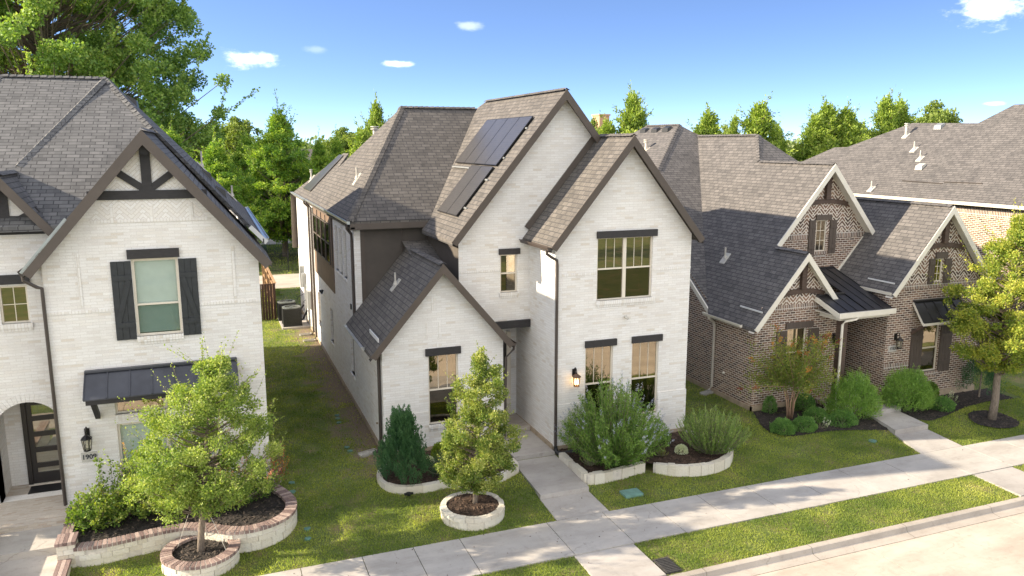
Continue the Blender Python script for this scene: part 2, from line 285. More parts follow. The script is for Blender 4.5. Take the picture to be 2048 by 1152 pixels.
# ---------------------------------------------------------------- mesh helpers
def setp(o, label=None, cat=None, group=None, kind=None):
    if label: o['label'] = label
    if cat: o['category'] = cat
    if group: o['group'] = group
    if kind: o['kind'] = kind
    return o
def uvmap(me):
    nf = len(me.polygons)
    if not nf: return
    nl = len(me.loops); nrm = np.empty(nf * 3); me.polygons.foreach_get('normal', nrm); nrm = nrm.reshape(-1, 3)
    lt = np.empty(nf, int); me.polygons.foreach_get('loop_total', lt); vi = np.empty(nl, int); me.loops.foreach_get('vertex_index', vi)
    co = np.empty(len(me.vertices) * 3); me.vertices.foreach_get('co', co); co = co.reshape(-1, 3)[vi]
    nrm = np.where(nrm[:, 2:3] < -.98, -nrm, nrm)
    flat = np.abs(nrm[:, 2]) > .98
    u = np.cross([0, 0, 1.], nrm); u[flat] = (1, 0, 0); u /= np.maximum(np.linalg.norm(u, axis=1, keepdims=True), 1e-9)
    v = np.cross(nrm, u); v[flat] = (0, 1, 0)
    u = np.repeat(u, lt, 0); v = np.repeat(v, lt, 0)
    uv = np.stack([(co * u).sum(1), (co * v).sum(1)], 1)
    l = me.uv_layers.new(name='UVMap'); l.data.foreach_set('uv', uv.astype(np.float32).ravel())
def attach(o, parent):   # keep the world place the mesh was drawn at
    o.parent = parent
    if parent.type == 'EMPTY' and not parent.get('own_origin'): o.matrix_parent_inverse = Matrix.Translation(-parent.location)
class MB:
    def __init__(s): s.v = []; s.f = []; s.m = []; s.t = []; s.g = []
    def add(s, vs, fs, mi=0, tint=None):
        b = len(s.v); s.g.append((b, len(s.f), len(vs), len(fs))); s.v += [tuple(map(float, p)) for p in vs]; s.t += [(.5 if tint is None else tint)] * len(vs)
        for f in fs: s.f.append(tuple(b + i for i in f)); s.m.append(mi)
        return s
    def poly(s, pts, mi=0): return s.add(pts, [tuple(range(len(pts)))], mi)
    def box(s, x0, x1, y0, y1, z0, z1, mi=0, tint=None):
        x0, x1 = sorted((x0, x1)); y0, y1 = sorted((y0, y1)); z0, z1 = sorted((z0, z1))
        return s.add([(x0, y0, z0), (x1, y0, z0), (x1, y1, z0), (x0, y1, z0), (x0, y0, z1), (x1, y0, z1), (x1, y1, z1), (x0, y1, z1)],
                     [(0, 3, 2, 1), (4, 5, 6, 7), (0, 1, 5, 4), (1, 2, 6, 5), (2, 3, 7, 6), (3, 0, 4, 7)], mi, tint)
    def hexa(s, p, mi=0, tint=None):   # 8 corner points, bottom ring then top ring
        return s.add(p, [(0, 3, 2, 1), (4, 5, 6, 7), (0, 1, 5, 4), (1, 2, 6, 5), (2, 3, 7, 6), (3, 0, 4, 7)], mi, tint)
    def slab(s, pts, th, mi=0, side=0):  # roof plane with thickness straight down
        n = len(pts); lo = [(p[0], p[1], p[2] - th) for p in pts]
        a, b, c = (Vector(pts[i]) for i in (0, 1, 2))
        up = (b - a).cross(c - a).z > 0
        top = tuple(range(n)); bot = tuple(range(2 * n - 1, n - 1, -1))
        if not up: top = top[::-1]; bot = bot[::-1]
        sd = [((i, n + i, n + (i + 1) % n, (i + 1) % n) if up else (i, (i + 1) % n, n + (i + 1) % n, n + i)) for i in range(n)]
        b0 = len(s.v); s.v += [tuple(p) for p in pts] + lo; s.t += [.5] * (2 * n)
        s.f.append(tuple(b0 + i for i in top)); s.m.append(mi)
        for f in [bot] + sd: s.f.append(tuple(b0 + i for i in f)); s.m.append(side)
        return s
    def tube(s, pts, r, n=8, mi=0, cap=True, tint=None):
        pts = [Vector(p) for p in pts]; rs = r if isinstance(r, (list, tuple)) else [r] * len(pts)
        rings = []; ref = Vector((0, 0, 1))
        for i, p in enumerate(pts):
            d = (pts[min(i + 1, len(pts) - 1)] - pts[max(i - 1, 0)]).normalized()
            a = d.cross(ref if abs(d.z) < .95 else Vector((1, 0, 0))).normalized(); b = d.cross(a)
            rings.append([p + (a * math.cos(t) + b * math.sin(t)) * rs[i] for t in [2 * math.pi * k / n for k in range(n)]])
        vs = [q for rg in rings for q in rg]; fs = []
        for i in range(len(pts) - 1):
            for k in range(n):
                fs.append((i * n + k, i * n + (k + 1) % n, (i + 1) * n + (k + 1) % n, (i + 1) * n + k))
        if cap: fs.append(tuple(range(n))[::-1]); fs.append(tuple((len(pts) - 1) * n + k for k in range(n)))
        return s.add(vs, fs, mi, tint)
    def bar(s, a, b, w, h, mi=0):   # rectangular bar between two points, w sideways, h in height
        a, b = Vector(a), Vector(b); d = (b - a).normalized(); sd_ = d.cross(Vector((0, 0, 1)))
        if sd_.length < .05: sd_ = Vector((1, 0, 0))
        sd_.normalize(); up = sd_.cross(d).normalized(); sd_ *= w / 2; up *= h / 2
        return s.hexa([a - sd_ - up, a + sd_ - up, b + sd_ - up, b - sd_ - up, a - sd_ + up, a + sd_ + up, b + sd_ + up, b - sd_ + up], mi)
    def cyl(s, c, r, z0, z1, n=16, mi=0, r2=None): return s.tube([(c[0], c[1], z0), (c[0], c[1], z1)], [r, r if r2 is None else r2], n, mi)
    def build(s, name, mats, parent=None, smooth=False, loc=None, **k):
        me = bpy.data.meshes.new(name); vs = s.v
        if loc is not None: vs = [(p[0] - loc[0], p[1] - loc[1], p[2] - loc[2]) for p in vs]
        me.from_pydata(vs, [], s.f)
        if not isinstance(mats, (list, tuple)): mats = [mats]
        for m in mats: me.materials.append(M[m] if isinstance(m, str) else m)
        if len(mats) > 1: me.polygons.foreach_set('material_index', s.m)
        at = me.attributes.new('tint', 'FLOAT', 'POINT'); at.data.foreach_set('value', s.t)
        if smooth: me.polygons.foreach_set('use_smooth', [True] * len(me.polygons))
        me.update(); uvmap(me)
        o = bpy.data.objects.new(name, me); COL.objects.link(o)
        if loc is not None: o.location = loc
        if parent is not None: attach(o, parent)
        setp(o, **k); return o
def build_each(s, name, mat, parent=None):   # every piece becomes a part of its own
    for b, f, nv, nf in s.g:
        q = MB(); q.v = s.v[b:b + nv]; q.t = s.t[b:b + nv]; q.f = [tuple(i - b for i in fc) for fc in s.f[f:f + nf]]; q.m = s.m[f:f + nf]; q.build(name, mat, parent)
MB.each = build_each
def empty(name, loc=(0, 0, 0), **k):
    o = bpy.data.objects.new(name, None); COL.objects.link(o); o.empty_display_size = .2; o.location = loc; setp(o, **k); return o
class Frame:   # local wall frame: u along the wall (to the viewer's right), v up, d outward
    def __init__(s, org, side='front'):
        s.o = Vector(org); s.u = Vector((1, 0, 0)) if side == 'front' else Vector((0, -1, 0)); s.n = Vector((0, -1, 0)) if side == 'front' else Vector((-1, 0, 0))
    def p(s, u, v, d=0): return s.o + s.u * u + Vector((0, 0, v)) + s.n * d
    def box(s, mb, u0, u1, v0, v1, d0, d1, mi=0, tint=None):
        P = s.p; return mb.hexa([P(u0, v0, d0), P(u0, v0, d1), P(u1, v0, d1), P(u1, v0, d0), P(u0, v1, d0), P(u0, v1, d1), P(u1, v1, d1), P(u1, v1, d0)], mi, tint)
def wall(F, outline, holes, parent, mat='white_brick', reveal=.11, name='wall', **k):
    mb = MB(); loops = [[Vector((a, b, 0)) for a, b in outline]]
    for h in holes:
        pts = h if not isinstance(h[0], (int, float)) else [(h[0], h[2]), (h[0], h[3]), (h[1], h[3]), (h[1], h[2])]
        loops.append([Vector((a, b, 0)) for a, b in pts])
    flat = [p for l in loops for p in l]
    for t in tessellate_polygon(loops):
        a, b, c = (flat[i] for i in t)
        if (b - a).cross(c - a).z < 0: b, c = c, b
        mb.poly([F.p(q.x, q.y) for q in (a, b, c)])
    for l in loops[1:]:
        for i in range(len(l)):
            a, b = l[i], l[(i + 1) % len(l)]
            mb.poly([F.p(a.x, a.y), F.p(b.x, b.y), F.p(b.x, b.y, -reveal), F.p(a.x, a.y, -reveal)])
    return mb.build(name, mat, parent, **k)
def window(F, u0, u1, v0, v1, parent, units=1, split=.5, munt=0, cols=0, rows=0, fw=.045, deep=.10, frame='window_frame', glass='glass', low='glass_screen', blind=None, depth=1.2, mull=.09, **k):
    """sash window set back in the wall: frame > meeting rails, muntins, panes, blind, dark room"""
    d0, d1 = -deep, -deep + .05
    mb = MB(); B = lambda *a: F.box(mb, *a)
    B(u0, u0 + fw, v0, v1, d0, d1); B(u1 - fw, u1, v0, v1, d0, d1); B(u0 + fw, u1 - fw, v0, v0 + fw, d0, d1); B(u0 + fw, u1 - fw, v1 - fw, v1, d0, d1)
    vm = v0 + (v1 - v0) * split if split else None
    uw = (u1 - u0 - 2 * fw - (units - 1) * mull) / units; us = [u0 + fw + i * (uw + mull) for i in range(units)]
    for i in range(1, units): B(us[i] - mull, us[i], v0 + fw, v1 - fw, d0, d1 + .01)
    if vm:
        for a in us: B(a, a + uw, vm - .022, vm + .022, d0 + .005, d1 + .004)
    w = mb.build('window', frame, parent, **k)
    pm = MB()
    for a in us:
        b = a + uw; z = d0 + .02
        if vm:
            pm.poly([F.p(a, vm + .022, z), F.p(b, vm + .022, z), F.p(b, v1 - fw, z), F.p(a, v1 - fw, z)], 0)
            pm.poly([F.p(a, v0 + fw, z), F.p(b, v0 + fw, z), F.p(b, vm - .022, z), F.p(a, vm - .022, z)], 1)
        else: pm.poly([F.p(a, v0 + fw, z), F.p(b, v0 + fw, z), F.p(b, v1 - fw, z), F.p(a, v1 - fw, z)], 0)
    pm.build('pane', [glass, low], w)
    mm = MB(); any_ = False
    for a in us:
        lo = (vm + .022) if (vm and munt) else v0 + fw; hi = v1 - fw
        for j in range(1, munt + 1):
            c = a + uw * j / (munt + 1); F.box(mm, c - .008, c + .008, lo, hi, d0 + .022, d0 + .03); any_ = True
        for j in range(1, cols):
            c = a + uw * j / cols; F.box(mm, c - .009, c + .009, v0 + fw, hi, d0 + .022, d0 + .032); any_ = True
        for j in range(1, rows):
            c = v0 + fw + (hi - v0 - fw) * j / rows; F.box(mm, a, a + uw, c - .009, c + .009, d0 + .022, d0 + .031); any_ = True
    if any_: mm.build('muntin', frame, w)
    if blind == 'slats':
        bm_ = MB(); q = v0 + fw + .01
        while q < v1 - fw:
            P = F.p; a, b = u0 + fw, u1 - fw
            bm_.poly([P(a, q, d0 - .035), P(b, q, d0 - .035), P(b, q + .05, d0 - .022), P(a, q + .05, d0 - .022)]); q += .046
        bm_.build('blind', 'blind', w)
    elif blind:
        f0 = blind; bm_ = MB(); P = F.p; q = v1 - fw
        while q > v1 - fw - (v1 - v0) * f0:
            bm_.poly([P(u0 + fw, q - .04, d0 - .05), P(u1 - fw, q - .04, d0 - .05), P(u1 - fw, q, d0 - .035), P(u0 + fw, q, d0 - .035)]); q -= .043
        bm_.build('blind', 'shade_tan', w)
    rm = MB(); P = F.p; dd = d0 - depth
    c0 = [P(u0, v0, d0), P(u1, v0, d0), P(u1, v1, d0), P(u0, v1, d0)]; c1 = [P(u0 - .3, v0, dd), P(u1 + .3, v0, dd), P(u1 + .3, v1, dd), P(u0 - .3, v1, dd)]
    rm.poly(c1)
    for i in range(4): rm.poly([c0[i], c0[(i + 1) % 4], c1[(i + 1) % 4], c1[i]])
    rm.build('room', 'interior', w)
    return w
def fbox(F, parent, name, mat, u0, u1, v0, v1, d0, d1, **k):
    mb = MB(); F.box(mb, u0, u1, v0, v1, d0, d1); return mb.build(name, mat, parent, **k)
def rake(parent, pts, y, w, mat, th=.045, back=None, soffit='dark_soffit', wally=None):
    """barge boards of a gable facing -Y: pts = left end, apex, right end (x,z) along the top edge; w = height of the board measured square to it"""
    (xl, zl), (xa, za), (xr, zr) = pts; mb = MB()
    sl = (za - zl) / (xa - xl); h = w * math.sqrt(1 + sl * sl)
    for a, b, c, d in (((xl, zl), (xa, za), (xa, za - h), (xl, zl - h)), ((xa, za), (xr, zr), (xr, zr - h), (xa, za - h))):
        # lower tip cut square to the slope
        q = [a, b, c, d]
        if a == (xl, zl): q[3] = (xl + w * .78, zl - w * .62 + 0.0)
        else: q[2] = (xr - w * .78, zr - w * .62)
        mb.hexa([(p[0], y, p[1]) for p in (q[3], q[2], q[1], q[0])] + [(p[0], y + th, p[1]) for p in (q[3], q[2], q[1], q[0])])
    o = mb.build('bargeboard', mat, parent)
    if wally is not None:
        so_ = MB(); e = .145
        for s_, xe, ze in ((1, xl, zl), (-1, xr, zr)):
            so_.poly([(xe, y + th, ze - e), (xa, y + th, za - e), (xa, wally, za - e), (xe, wally, ze - e)])
        so_.build('soffit', soffit, parent)
    return o
def gutter(parent, a, b, mat, out=(-1, 0), w=.12, h=.10, name='gutter'):
    a, b = Vector(a), Vector(b); o_ = Vector((*out, 0)) * w; mb = MB(); t = Vector((0, 0, h))
    prof = [Vector((0, 0, 0)), -t, -t + o_ * .7, o_]
    for i in range(3): mb.poly([a + prof[i], b + prof[i], b + prof[i + 1], a + prof[i + 1]]); 
    mb.bar(a + o_, b + o_, .02, .02); mb.poly([a + q for q in prof]); mb.poly([b + q for q in prof][::-1])
    mb.poly([a - t * .35, b - t * .35, b + o_ * .95 - t * .35, a + o_ * .95 - t * .35])
    return mb.build(name, mat, parent)
def downspout(parent, pts, mat, r=.042, name='downspout'):
    mb = MB(); mb.tube(pts, r, 8); return mb.build(name, mat, parent)
def pipe_vent(parent, p, h=.35, r=.03, mat='vent_white', tilt=(0, 0), cap=False):
    mb = MB(); x, y, z = p
    mb.tube([(x, y, z - .1), (x, y, z + h)], r, 10); nx, ny = tilt
    mb.hexa([(x - .16, y - .16, z - .02 - .16 * (nx + ny)), (x + .16, y - .16, z - .02 + .16 * (nx - ny)), (x + .16, y + .16, z - .02 + .16 * (nx + ny)), (x - .16, y + .16, z - .02 - .16 * (nx - ny)),
             (x - .15, y - .15, z + .02 - .15 * (nx + ny)), (x + .15, y - .15, z + .02 + .15 * (nx - ny)), (x + .15, y + .15, z + .02 + .15 * (nx + ny)), (x - .15, y + .15, z + .02 - .15 * (nx - ny))])
    mb.tube([(x, y, z), (x, y, z + .12)], [.085, r + .008], 10)
    if cap: mb.tube([(x, y, z + h - .1), (x, y, z + h - .06)], r * 1.9, 12); mb.tube([(x, y, z + h), (x, y, z + h + .04)], r * 1.9, 12)
    return mb.build('vent_pipe', mat, parent)
def box_vent(parent, p, nx, mat='vent_dark', w=.42, l=.3):
    x, y, z = p; q = [(-l / 2, -w / 2), (l / 2, -w / 2), (l / 2, w / 2), (-l / 2, w / 2)]; mb = MB()
    mb.hexa([(x + a, y + b, z + a * nx - .02) for a, b in q] + [(x + a * .85, y + b * .9, z + a * nx * .5 + .13) for a, b in q]); return mb.build('roof_vent', mat, parent)
def letters(txt, parent, F, u, v, size, mat='ink', d=.03, name='house_number'):
    c = bpy.data.curves.new('num', 'FONT'); c.body = txt; c.size = size; c.extrude = .004; c.align_x = 'CENTER'; c.align_y = 'CENTER'; c.offset = .004
    t = bpy.data.objects.new('num', c); COL.objects.link(t); bpy.context.view_layer.update()
    me = bpy.data.meshes.new_from_object(t); bpy.data.objects.remove(t); me.materials.append(M[mat])
    o = bpy.data.objects.new(name, me); COL.objects.link(o); attach(o, parent); o.location = F.p(u, v, d); o.rotation_euler = (R(90), 0, 0); return o
def lantern(parent, F, u, v, lit=False, s=1.):
    """wall lantern: back plate, scroll arm, hipped cap, tapering glazed cage"""
    P = F.p; mb = MB()
    F.box(mb, u - .05 * s, u + .05 * s, v - .02 * s, v + .18 * s, 0, .03)
    arm = [P(u, v + .10 * s + .13 * s * math.sin(t), .03 + .075 * s - .075 * s * math.cos(t)) for t in [R(a) for a in range(0, 181, 20)]]
    mb.tube(arm, .014 * s, 6)
    cx = .03 + .15 * s; top = v + .10 * s
    mb.tube([P(u, top + .02 * s, cx), P(u, top - .02 * s, cx)], .02 * s, 8)
    mb.build('wall_bracket', 'lamp_metal', parent)
    hd = MB(); c = P(u, 0, cx)
    hd.tube([(c.x, c.y, top - .01 * s), (c.x, c.y, top - .08 * s), (c.x, c.y, top - .10 * s)], [.03 * s, .115 * s, .12 * s], 6)
    for k in range(6):
        a = 2 * math.pi * k / 6; e = Vector((math.cos(a), math.sin(a), 0))
        hd.bar(c + e * .10 * s + Vector((0, 0, top - .10 * s)), c + e * .07 * s + Vector((0, 0, top - .33 * s)), .013 * s, .013 * s)
    hd.tube([(c.x, c.y, top - .33 * s), (c.x, c.y, top - .355 * s)], .08 * s, 6)
    h = hd.build('lantern', 'lamp_copper' if lit else 'lamp_metal', parent)
    g = MB(); g.tube([(c.x, c.y, top - .33 * s), (c.x, c.y, top - .10 * s)], [.066 * s, .094 * s], 6, cap=False); g.build('lantern_glass', 'lamp_glass', h)
    if lit:
        b = MB()
        for e in (-.03, .03): b.tube([(c.x + e * s, c.y, top - .30 * s), (c.x + e * s, c.y, top - .22 * s), (c.x + e * s, c.y, top - .15 * s)], [.016 * s, .02 * s, .006 * s], 8)
        b.build('bulb', 'bulb', h)
        l = bpy.data.lights.new('lantern_light', 'POINT'); l.energy = 2.5; l.color = (1, .6, .28); l.shadow_soft_size = .05
        lo = bpy.data.objects.new('lantern_light', l); COL.objects.link(lo); lo.parent = h; lo.location = (c.x, c.y - .02, top - .22 * s)
def shutter(F, parent, u0, u1, v0, v1, mat, brace=0):
    mb = MB(); F.box(mb, u0, u1, v0, v1, 0, .035); nb = max(2, round((u1 - u0) / .14)); w = (u1 - u0) / nb
    for i in range(nb): F.box(mb, u0 + i * w + .006, u0 + (i + 1) * w - .006, v0, v1, .035, .05)
    for q in (v0 + (v1 - v0) * .16, v1 - (v1 - v0) * .24): F.box(mb, u0 + .01, u1 - .01, q, q + .13, .05, .072)
    if brace:
        a = F.p(u0 + .08 if brace > 0 else u1 - .08, v1 - (v1 - v0) * .24, .06); b = F.p(u1 - .08 if brace > 0 else u0 + .08, v0 + (v1 - v0) * .16 + .13, .06); mb.bar(a, b, .03, .12)
    return mb.build('shutter', mat, parent)
def lintel(F, parent, u0, u1, v0, v1, mat='black_beam'): return fbox(F, parent, 'lintel', mat, u0, u1, v0, v1, 0, .07)
def sill(F, parent, u0, u1, v1, mat='white_soldier', h=.12):
    mb = MB(); F.box(mb, u0, u1, v1 - h, v1, -.08, .055); F.box(mb, u0 + .02, u1 - .02, v1 - h - .08, v1 - h, 0, .02); return mb.build('window_sill', mat, parent)
def seam_roof(parent, quad, nseam, mat, th=.03, name='metal_roof', trim=None, trim_h=.12):
    """quad = top-left, top-right, bottom-right, bottom-left"""
    tl, tr, br, bl = (Vector(q) for q in quad); mb = MB(); mb.slab([tl, bl, br, tr], th)
    nrm = (bl - tl).cross(tr - tl).normalized()
    if nrm.z < 0: nrm = -nrm
    for i in range(nseam + 1):
        t = i / nseam; a = tl.lerp(tr, t) + nrm * .014; b = bl.lerp(br, t) + nrm * .014; mb.bar(a, b, .022, .03)
    mb.bar(tl + nrm * .03 + Vector((0, .0, -.02)), tr + nrm * .03 + Vector((0, 0, -.02)), .16, .05)
    o = mb.build(name, mat, parent)
    if trim:
        t = MB(); dz = Vector((0, 0, th + trim_h / 2))
        t.bar(bl - dz, br - dz, .03, trim_h); t.bar(tl - dz, bl - dz, .03, trim_h); t.bar(tr - dz, br - dz, .03, trim_h); t.build('fascia', trim, o)
    return o
def course(F, parent, u0, u1, v, mat='white_soldier', h=.07, d=.018): return fbox(F, parent, 'brick_course', mat, u0, u1, v - h, v, -.01, d)
def ridge_cap(parent, a, b, mat, w=.26):
    a, b = Vector(a), Vector(b); d = (b - a).normalized(); sd_ = d.cross(Vector((0, 0, 1))).normalized() * w / 2; mb = MB(); dn = Vector((0, 0, -w * .22)); up = Vector((0, 0, .025)); L = (b - a).length; k = max(1, int(L / .2))
    for i in range(k):
        p = a + d * (L * i / k); q = a + d * (L * (i + 1) / k); u2 = up * .5
        mb.add([p - sd_ + dn + u2, p + up, p + sd_ + dn + u2, q - sd_ + dn + up, q + up * 1.8, q + sd_ + dn + up], [(0, 3, 4, 1), (1, 4, 5, 2)], 0, random.random())
    return mb.build('ridge_cap', mat, parent)
exec_plants = None

# ================================================================ SETTING
GP_ = [(-1e4, -.35), (3.9, -.36), (3.95, -.4), (4.0, -.62), (13.8, -.62), (13.92, -.38), (15.38, -.34), (17.15, -.335), (18.35, -.31), (18.85, -.215), (20.6, -.13), (21.1, 0.), (1e5, 0.)]
def gz(x, y):   # height of the ground
    return float(np.interp(y, [p[0] for p in GP_], [p[1] for p in GP_]))
ys = [-400, -120, -40, 3.9, 3.901, 4.0, 13.8, 13.801, 13.92, 13.921, 14.6, 15.38, 16.2, 17.15, 18.35, 18.85, 19.8, 20.6, 21.1, 26, 40, 60, 120, 300, 900, 3000]
xs = [-2500, -600, -150, -60, -30, -12, -6, 0, 4, 8, 12, 18, 24, 40, 80, 200, 700, 3500]
g = MB(); g.v = [(x, y, gz(x, y)) for y in ys for x in xs]; g.t = [.5] * len(g.v); nx_ = len(xs)
g.f = [(j * nx_ + i, j * nx_ + i + 1, (j + 1) * nx_ + i + 1, (j + 1) * nx_ + i) for j in range(len(ys) - 1) for i in range(nx_ - 1)]; g.m = [0] * len(g.f)
g.build('ground', 'ground', kind='structure')
# street, kerbs
m = MB(); x = -62.
while x < 90:
    m.box(x + .008, x + 4.492, 4.45, 8.95, -.60, -.50); m.box(x + .008, x + 4.492, 8.97, 13.42, -.60, -.50); x += 4.5
m.build('street', 'street_concrete', kind='structure')
def kerb(y0, sgn):
    m = MB(); x = -62.; pr = [(0, -.60), (0, -.352), (.13, -.352), (.16, -.365), (.20, -.47), (.24, -.495), (.46, -.515), (.46, -.60)]
    while x < 90:
        a, b = x + .005, x + 2.995; vs = []
        for q in (a, b): vs += [(q, y0 - sgn * p, z) for p, z in pr]
        k = len(pr); m.add(vs, [(i, i + 1, k + i + 1, k + i) if sgn > 0 else (i + 1, i, k + i, k + i + 1) for i in range(k - 1)]); x += 3
    return m.build('kerb', 'kerb_concrete', kind='structure')
kerb(13.92, 1); kerb(3.95, -1)
# pavement with joints
jx = [-62 + 1.52 * i for i in range(43)]
jx = [q for q in jx if q < 1.2] + [1.4, 2.8, 4.02, 5.18, 7.5, 9.1, 10.55, 12.0, 13.6, 15.25, 16.9, 18.6, 20.3, 22.0, 23.6, 25.1, 26.6, 28.1, 29.6, 31.1, 32.6, 34.1, 35.6, 37.1, 38.6, 40, 44, 48, 52, 56, 60]
m = MB()
for i, (a, b) in enumerate(zip(jx[:-1], jx[1:])): m.box(a + .009, b - .009, 15.42, 17.12, -.42, -.30, tint=(i % 7) / 7)
m.build('pavement', 'side_concrete', kind='structure')
m = MB(); m.box(7.47, 9.05, 13.93, 15.40, -.45, -.318); m.build('path', 'walk_concrete', kind='structure')
m = MB(); m.box(20.35, 21.95, 13.93, 15.40, -.45, -.318); m.build('path', 'walk_concrete', kind='structure')
# front walk of the middle house: two shallow steps
m = MB()
m.hexa([(7.80, 17.135, -.5), (9.30, 17.135, -.5), (9.32, 18.35, -.5), (7.86, 18.35, -.5), (7.80, 17.135, -.302), (9.30, 17.135, -.302), (9.32, 18.35, -.285), (7.86, 18.35, -.285)])
m.hexa([(7.86, 18.36, -.5), (9.32, 18.36, -.5), (9.34, 20.68, -.5), (7.95, 20.68, -.5), (7.86, 18.36, -.15), (9.32, 18.36, -.15), (9.34, 20.68, -.11), (7.95, 20.68, -.11)])
m.box(8.0, 9.33, 20.69, 22.6, -.3, .012)
m.build('front_walk', 'walk_concrete', kind='structure')
m = MB()
for z, y0, y1, x0, x1 in ((-.15, 17.2, 19.55, -5.25, -3.68), (0.012, 19.55, 20.70, -5.2, -3.72), (-.30, 17.14, 17.19, -5.25, -3.68)): m.box(x0, x1, y0, y1, z - .3, z)
m.build('front_walk', 'side_concrete', kind='structure')
m = MB()
m.hexa([(20.2, 17.135, -.5), (22.0, 17.135, -.5), (22.05, 18.5, -.5), (20.6, 18.5, -.5), (20.25, 17.135, -.302), (22.0, 17.135, -.302), (22.05, 18.5, -.23), (20.62, 18.5, -.23)])
m.hexa([(20.62, 18.51, -.5), (22.07, 18.51, -.5), (22.2, 19.85, -.5), (20.95, 19.85, -.5), (20.62, 18.51, -.07), (22.07, 18.51, -.07), (22.2, 19.85, -.05), (20.95, 19.85, -.05)])
m.box(20.97, 22.3, 19.86, 20.6, -.3, .09)
m.build('front_walk', 'walk_concrete', kind='structure')
m = MB(); m.box(-30, 60, 52.2, 57.8, -.1, .02); m.build('alley_road', 'street_concrete', kind='structure')
m = MB(); m.box(-60, 60, 76, 83, -.1, .02); m.build('park_path', 'street_concrete', kind='structure')
m = MB(); m.box(-60, 90, .3, 1.9, -.4, -.33); m.build('pavement', 'side_concrete', kind='structure')

# ================================================================ MIDDLE HOUSE (white brick, solar panels)
H = empty('white_brick_house', (4.42, 22, 0), label='white brick house with solar panels and three steep front gables, in the middle', cat='house')
# right gable wing
FA = Frame((9.33, 20.82, 0)); Z = lambda x: x - 9.33
hA = [(Z(10.70), Z(12.60), 4.54, 6.46), (Z(10.36), Z(11.31), .75, 3.14), (Z(11.97), Z(12.93), .75, 3.14)]
wall(FA, [(0, 0), (4.65, 0), (4.65, 6.45), (2.325, 9.30), (0, 6.45)], hA, H)
window(FA, *hA[0], H, units=2, munt=2, mull=.11)
for q in hA[1:]: window(FA, *q, H, munt=2, blind=None, depth=1.5)
lintel(FA, H, Z(10.67), Z(12.72), 6.44, 6.65); lintel(FA, H, Z(10.34), Z(11.41), 3.12, 3.33); lintel(FA, H, Z(11.95), Z(13.03), 3.12, 3.33)
sill(FA, H, Z(10.68), Z(12.70), 4.54); sill(FA, H, Z(10.34), Z(11.35), .75); sill(FA, H, Z(11.95), Z(12.97), .75)
course(FA, H, 0, Z(10.68), 5.43, h=.07); course(FA, H, Z(12.62), 4.65, 5.43, h=.07)
mb = MB()
for a, b in ((-.02, Z(10.34)), (Z(11.33), Z(11.95)), (Z(12.95), 4.67)): FA.box(mb, a, b, 0, 1.42, -.01, .022)
mb.each('brick_plinth', 'white_brick', H)
FAs = Frame((9.33, 24.4, 0), 'side'); wall(FAs, [(0, 0), (3.58, 0), (3.58, 6.5), (0, 6.5)], [], H)
mb = MB(); FAs.box(mb, 0, 3.6, -.2, .16, 0, .03); mb.box(4.395, 4.44, 22.13, 44.6, 0, .17); mb.box(9.30, 14.0, 20.785, 20.84, -.2, .12); mb.box(4.38, 8.22, 22.13, 22.16, -.2, .12); mb.each('foundation', 'foundation', H)
rs = MB(); e = .016
rs.slab([(9.07, 20.47, 6.306), (11.655, 20.47, 9.46), (11.655, 22.75, 9.46), (9.07, 22.75, 6.306)], .13)
rs.slab([(11.655, 20.47, 9.46), (14.2, 20.47, 6.355), (14.2, 22.6, 6.355), (11.655, 22.6, 9.46)], .13)
rs.slab([(6.69, 22.44, 6.337), (10.39, 22.44, 10.85), (10.39, 29.93, 10.85), (10.185, 30.5, 10.60), (6.99, 26.04, 6.703), (6.69, 26.04, 6.337)], .13)
rs.slab([(10.39, 22.44, 10.85), (14.2, 22.44, 6.2), (14.2, 38.2, 6.2), (10.39, 29.93, 10.85)], .13)
rs.slab([(4.256, 26.03, 6.70), (6.99, 26.03, 6.70), (10.185, 30.5, 10.60), (7.14, 30.5, 10.60)], .13)
rs.slab([(4.256, 26.03, 6.70), (7.14, 30.5, 10.60), (4.256, 38.1, 6.70)], .13)
rs.slab([(4.30, 36.0, 6.64), (5.95, 36.0, 8.785), (5.95, 37.4, 8.785), (4.30, 44.4, 6.64)], .13)
rs.slab([(7.14, 30.52, 10.58), (10.185, 30.52, 10.58), (14.2, 38.2, 6.2), (7.0, 37.3, 6.9), (4.3, 38.1, 6.69)], .13); rs.slab([(10.39, 29.94, 10.84), (14.2, 38.2, 6.2), (10.185, 30.5, 10.58)], .1)
rs.slab([(4.05, 21.87, 3.207), (6.24, 21.87, 5.77), (6.24, 26.3, 5.77), (4.05, 26.3, 3.207)], .12)
rs.slab([(6.24, 21.87, 5.77), (8.43, 21.87, 3.207), (8.43, 22.74, 3.207), (6.96, 22.74, 4.93), (6.96, 26.3, 4.93), (6.24, 26.3, 5.77)], .12)
rs.slab([(6.05, 26.3, 5.95), (6.97, 26.3, 5.95), (6.97, 24.0, 5.30), (6.05, 24.3, 5.42)], .05)
roof = rs.build('roof', 'shingle_taupe', H)
for a, b in (((4.256, 26.03, 6.72), (7.14, 30.5, 10.62)), ((7.14, 30.5, 10.61), (10.1, 30.5, 10.61)), ((6.24, 21.88, 5.785), (6.24, 26.2, 5.785)), ((10.39, 22.46, 10.865), (10.39, 29.9, 10.865)), ((11.655, 20.5, 9.475), (11.655, 22.6, 9.475))):
    ridge_cap(roof, a, b, 'shingle_taupe')
rake(H, [(9.05, 6.28), (11.655, 9.46), (14.23, 6.32)], 20.45, .20, 'taupe_trim', wally=20.82)
rake(H, [(6.67, 6.31), (10.39, 10.85), (14.2, 6.2)], 22.42, .20, 'taupe_trim', wally=22.77)
rake(H, [(4.03, 3.18), (6.24, 5.77), (8.46, 3.17)], 21.85, .19, 'taupe_trim', wally=22.17)
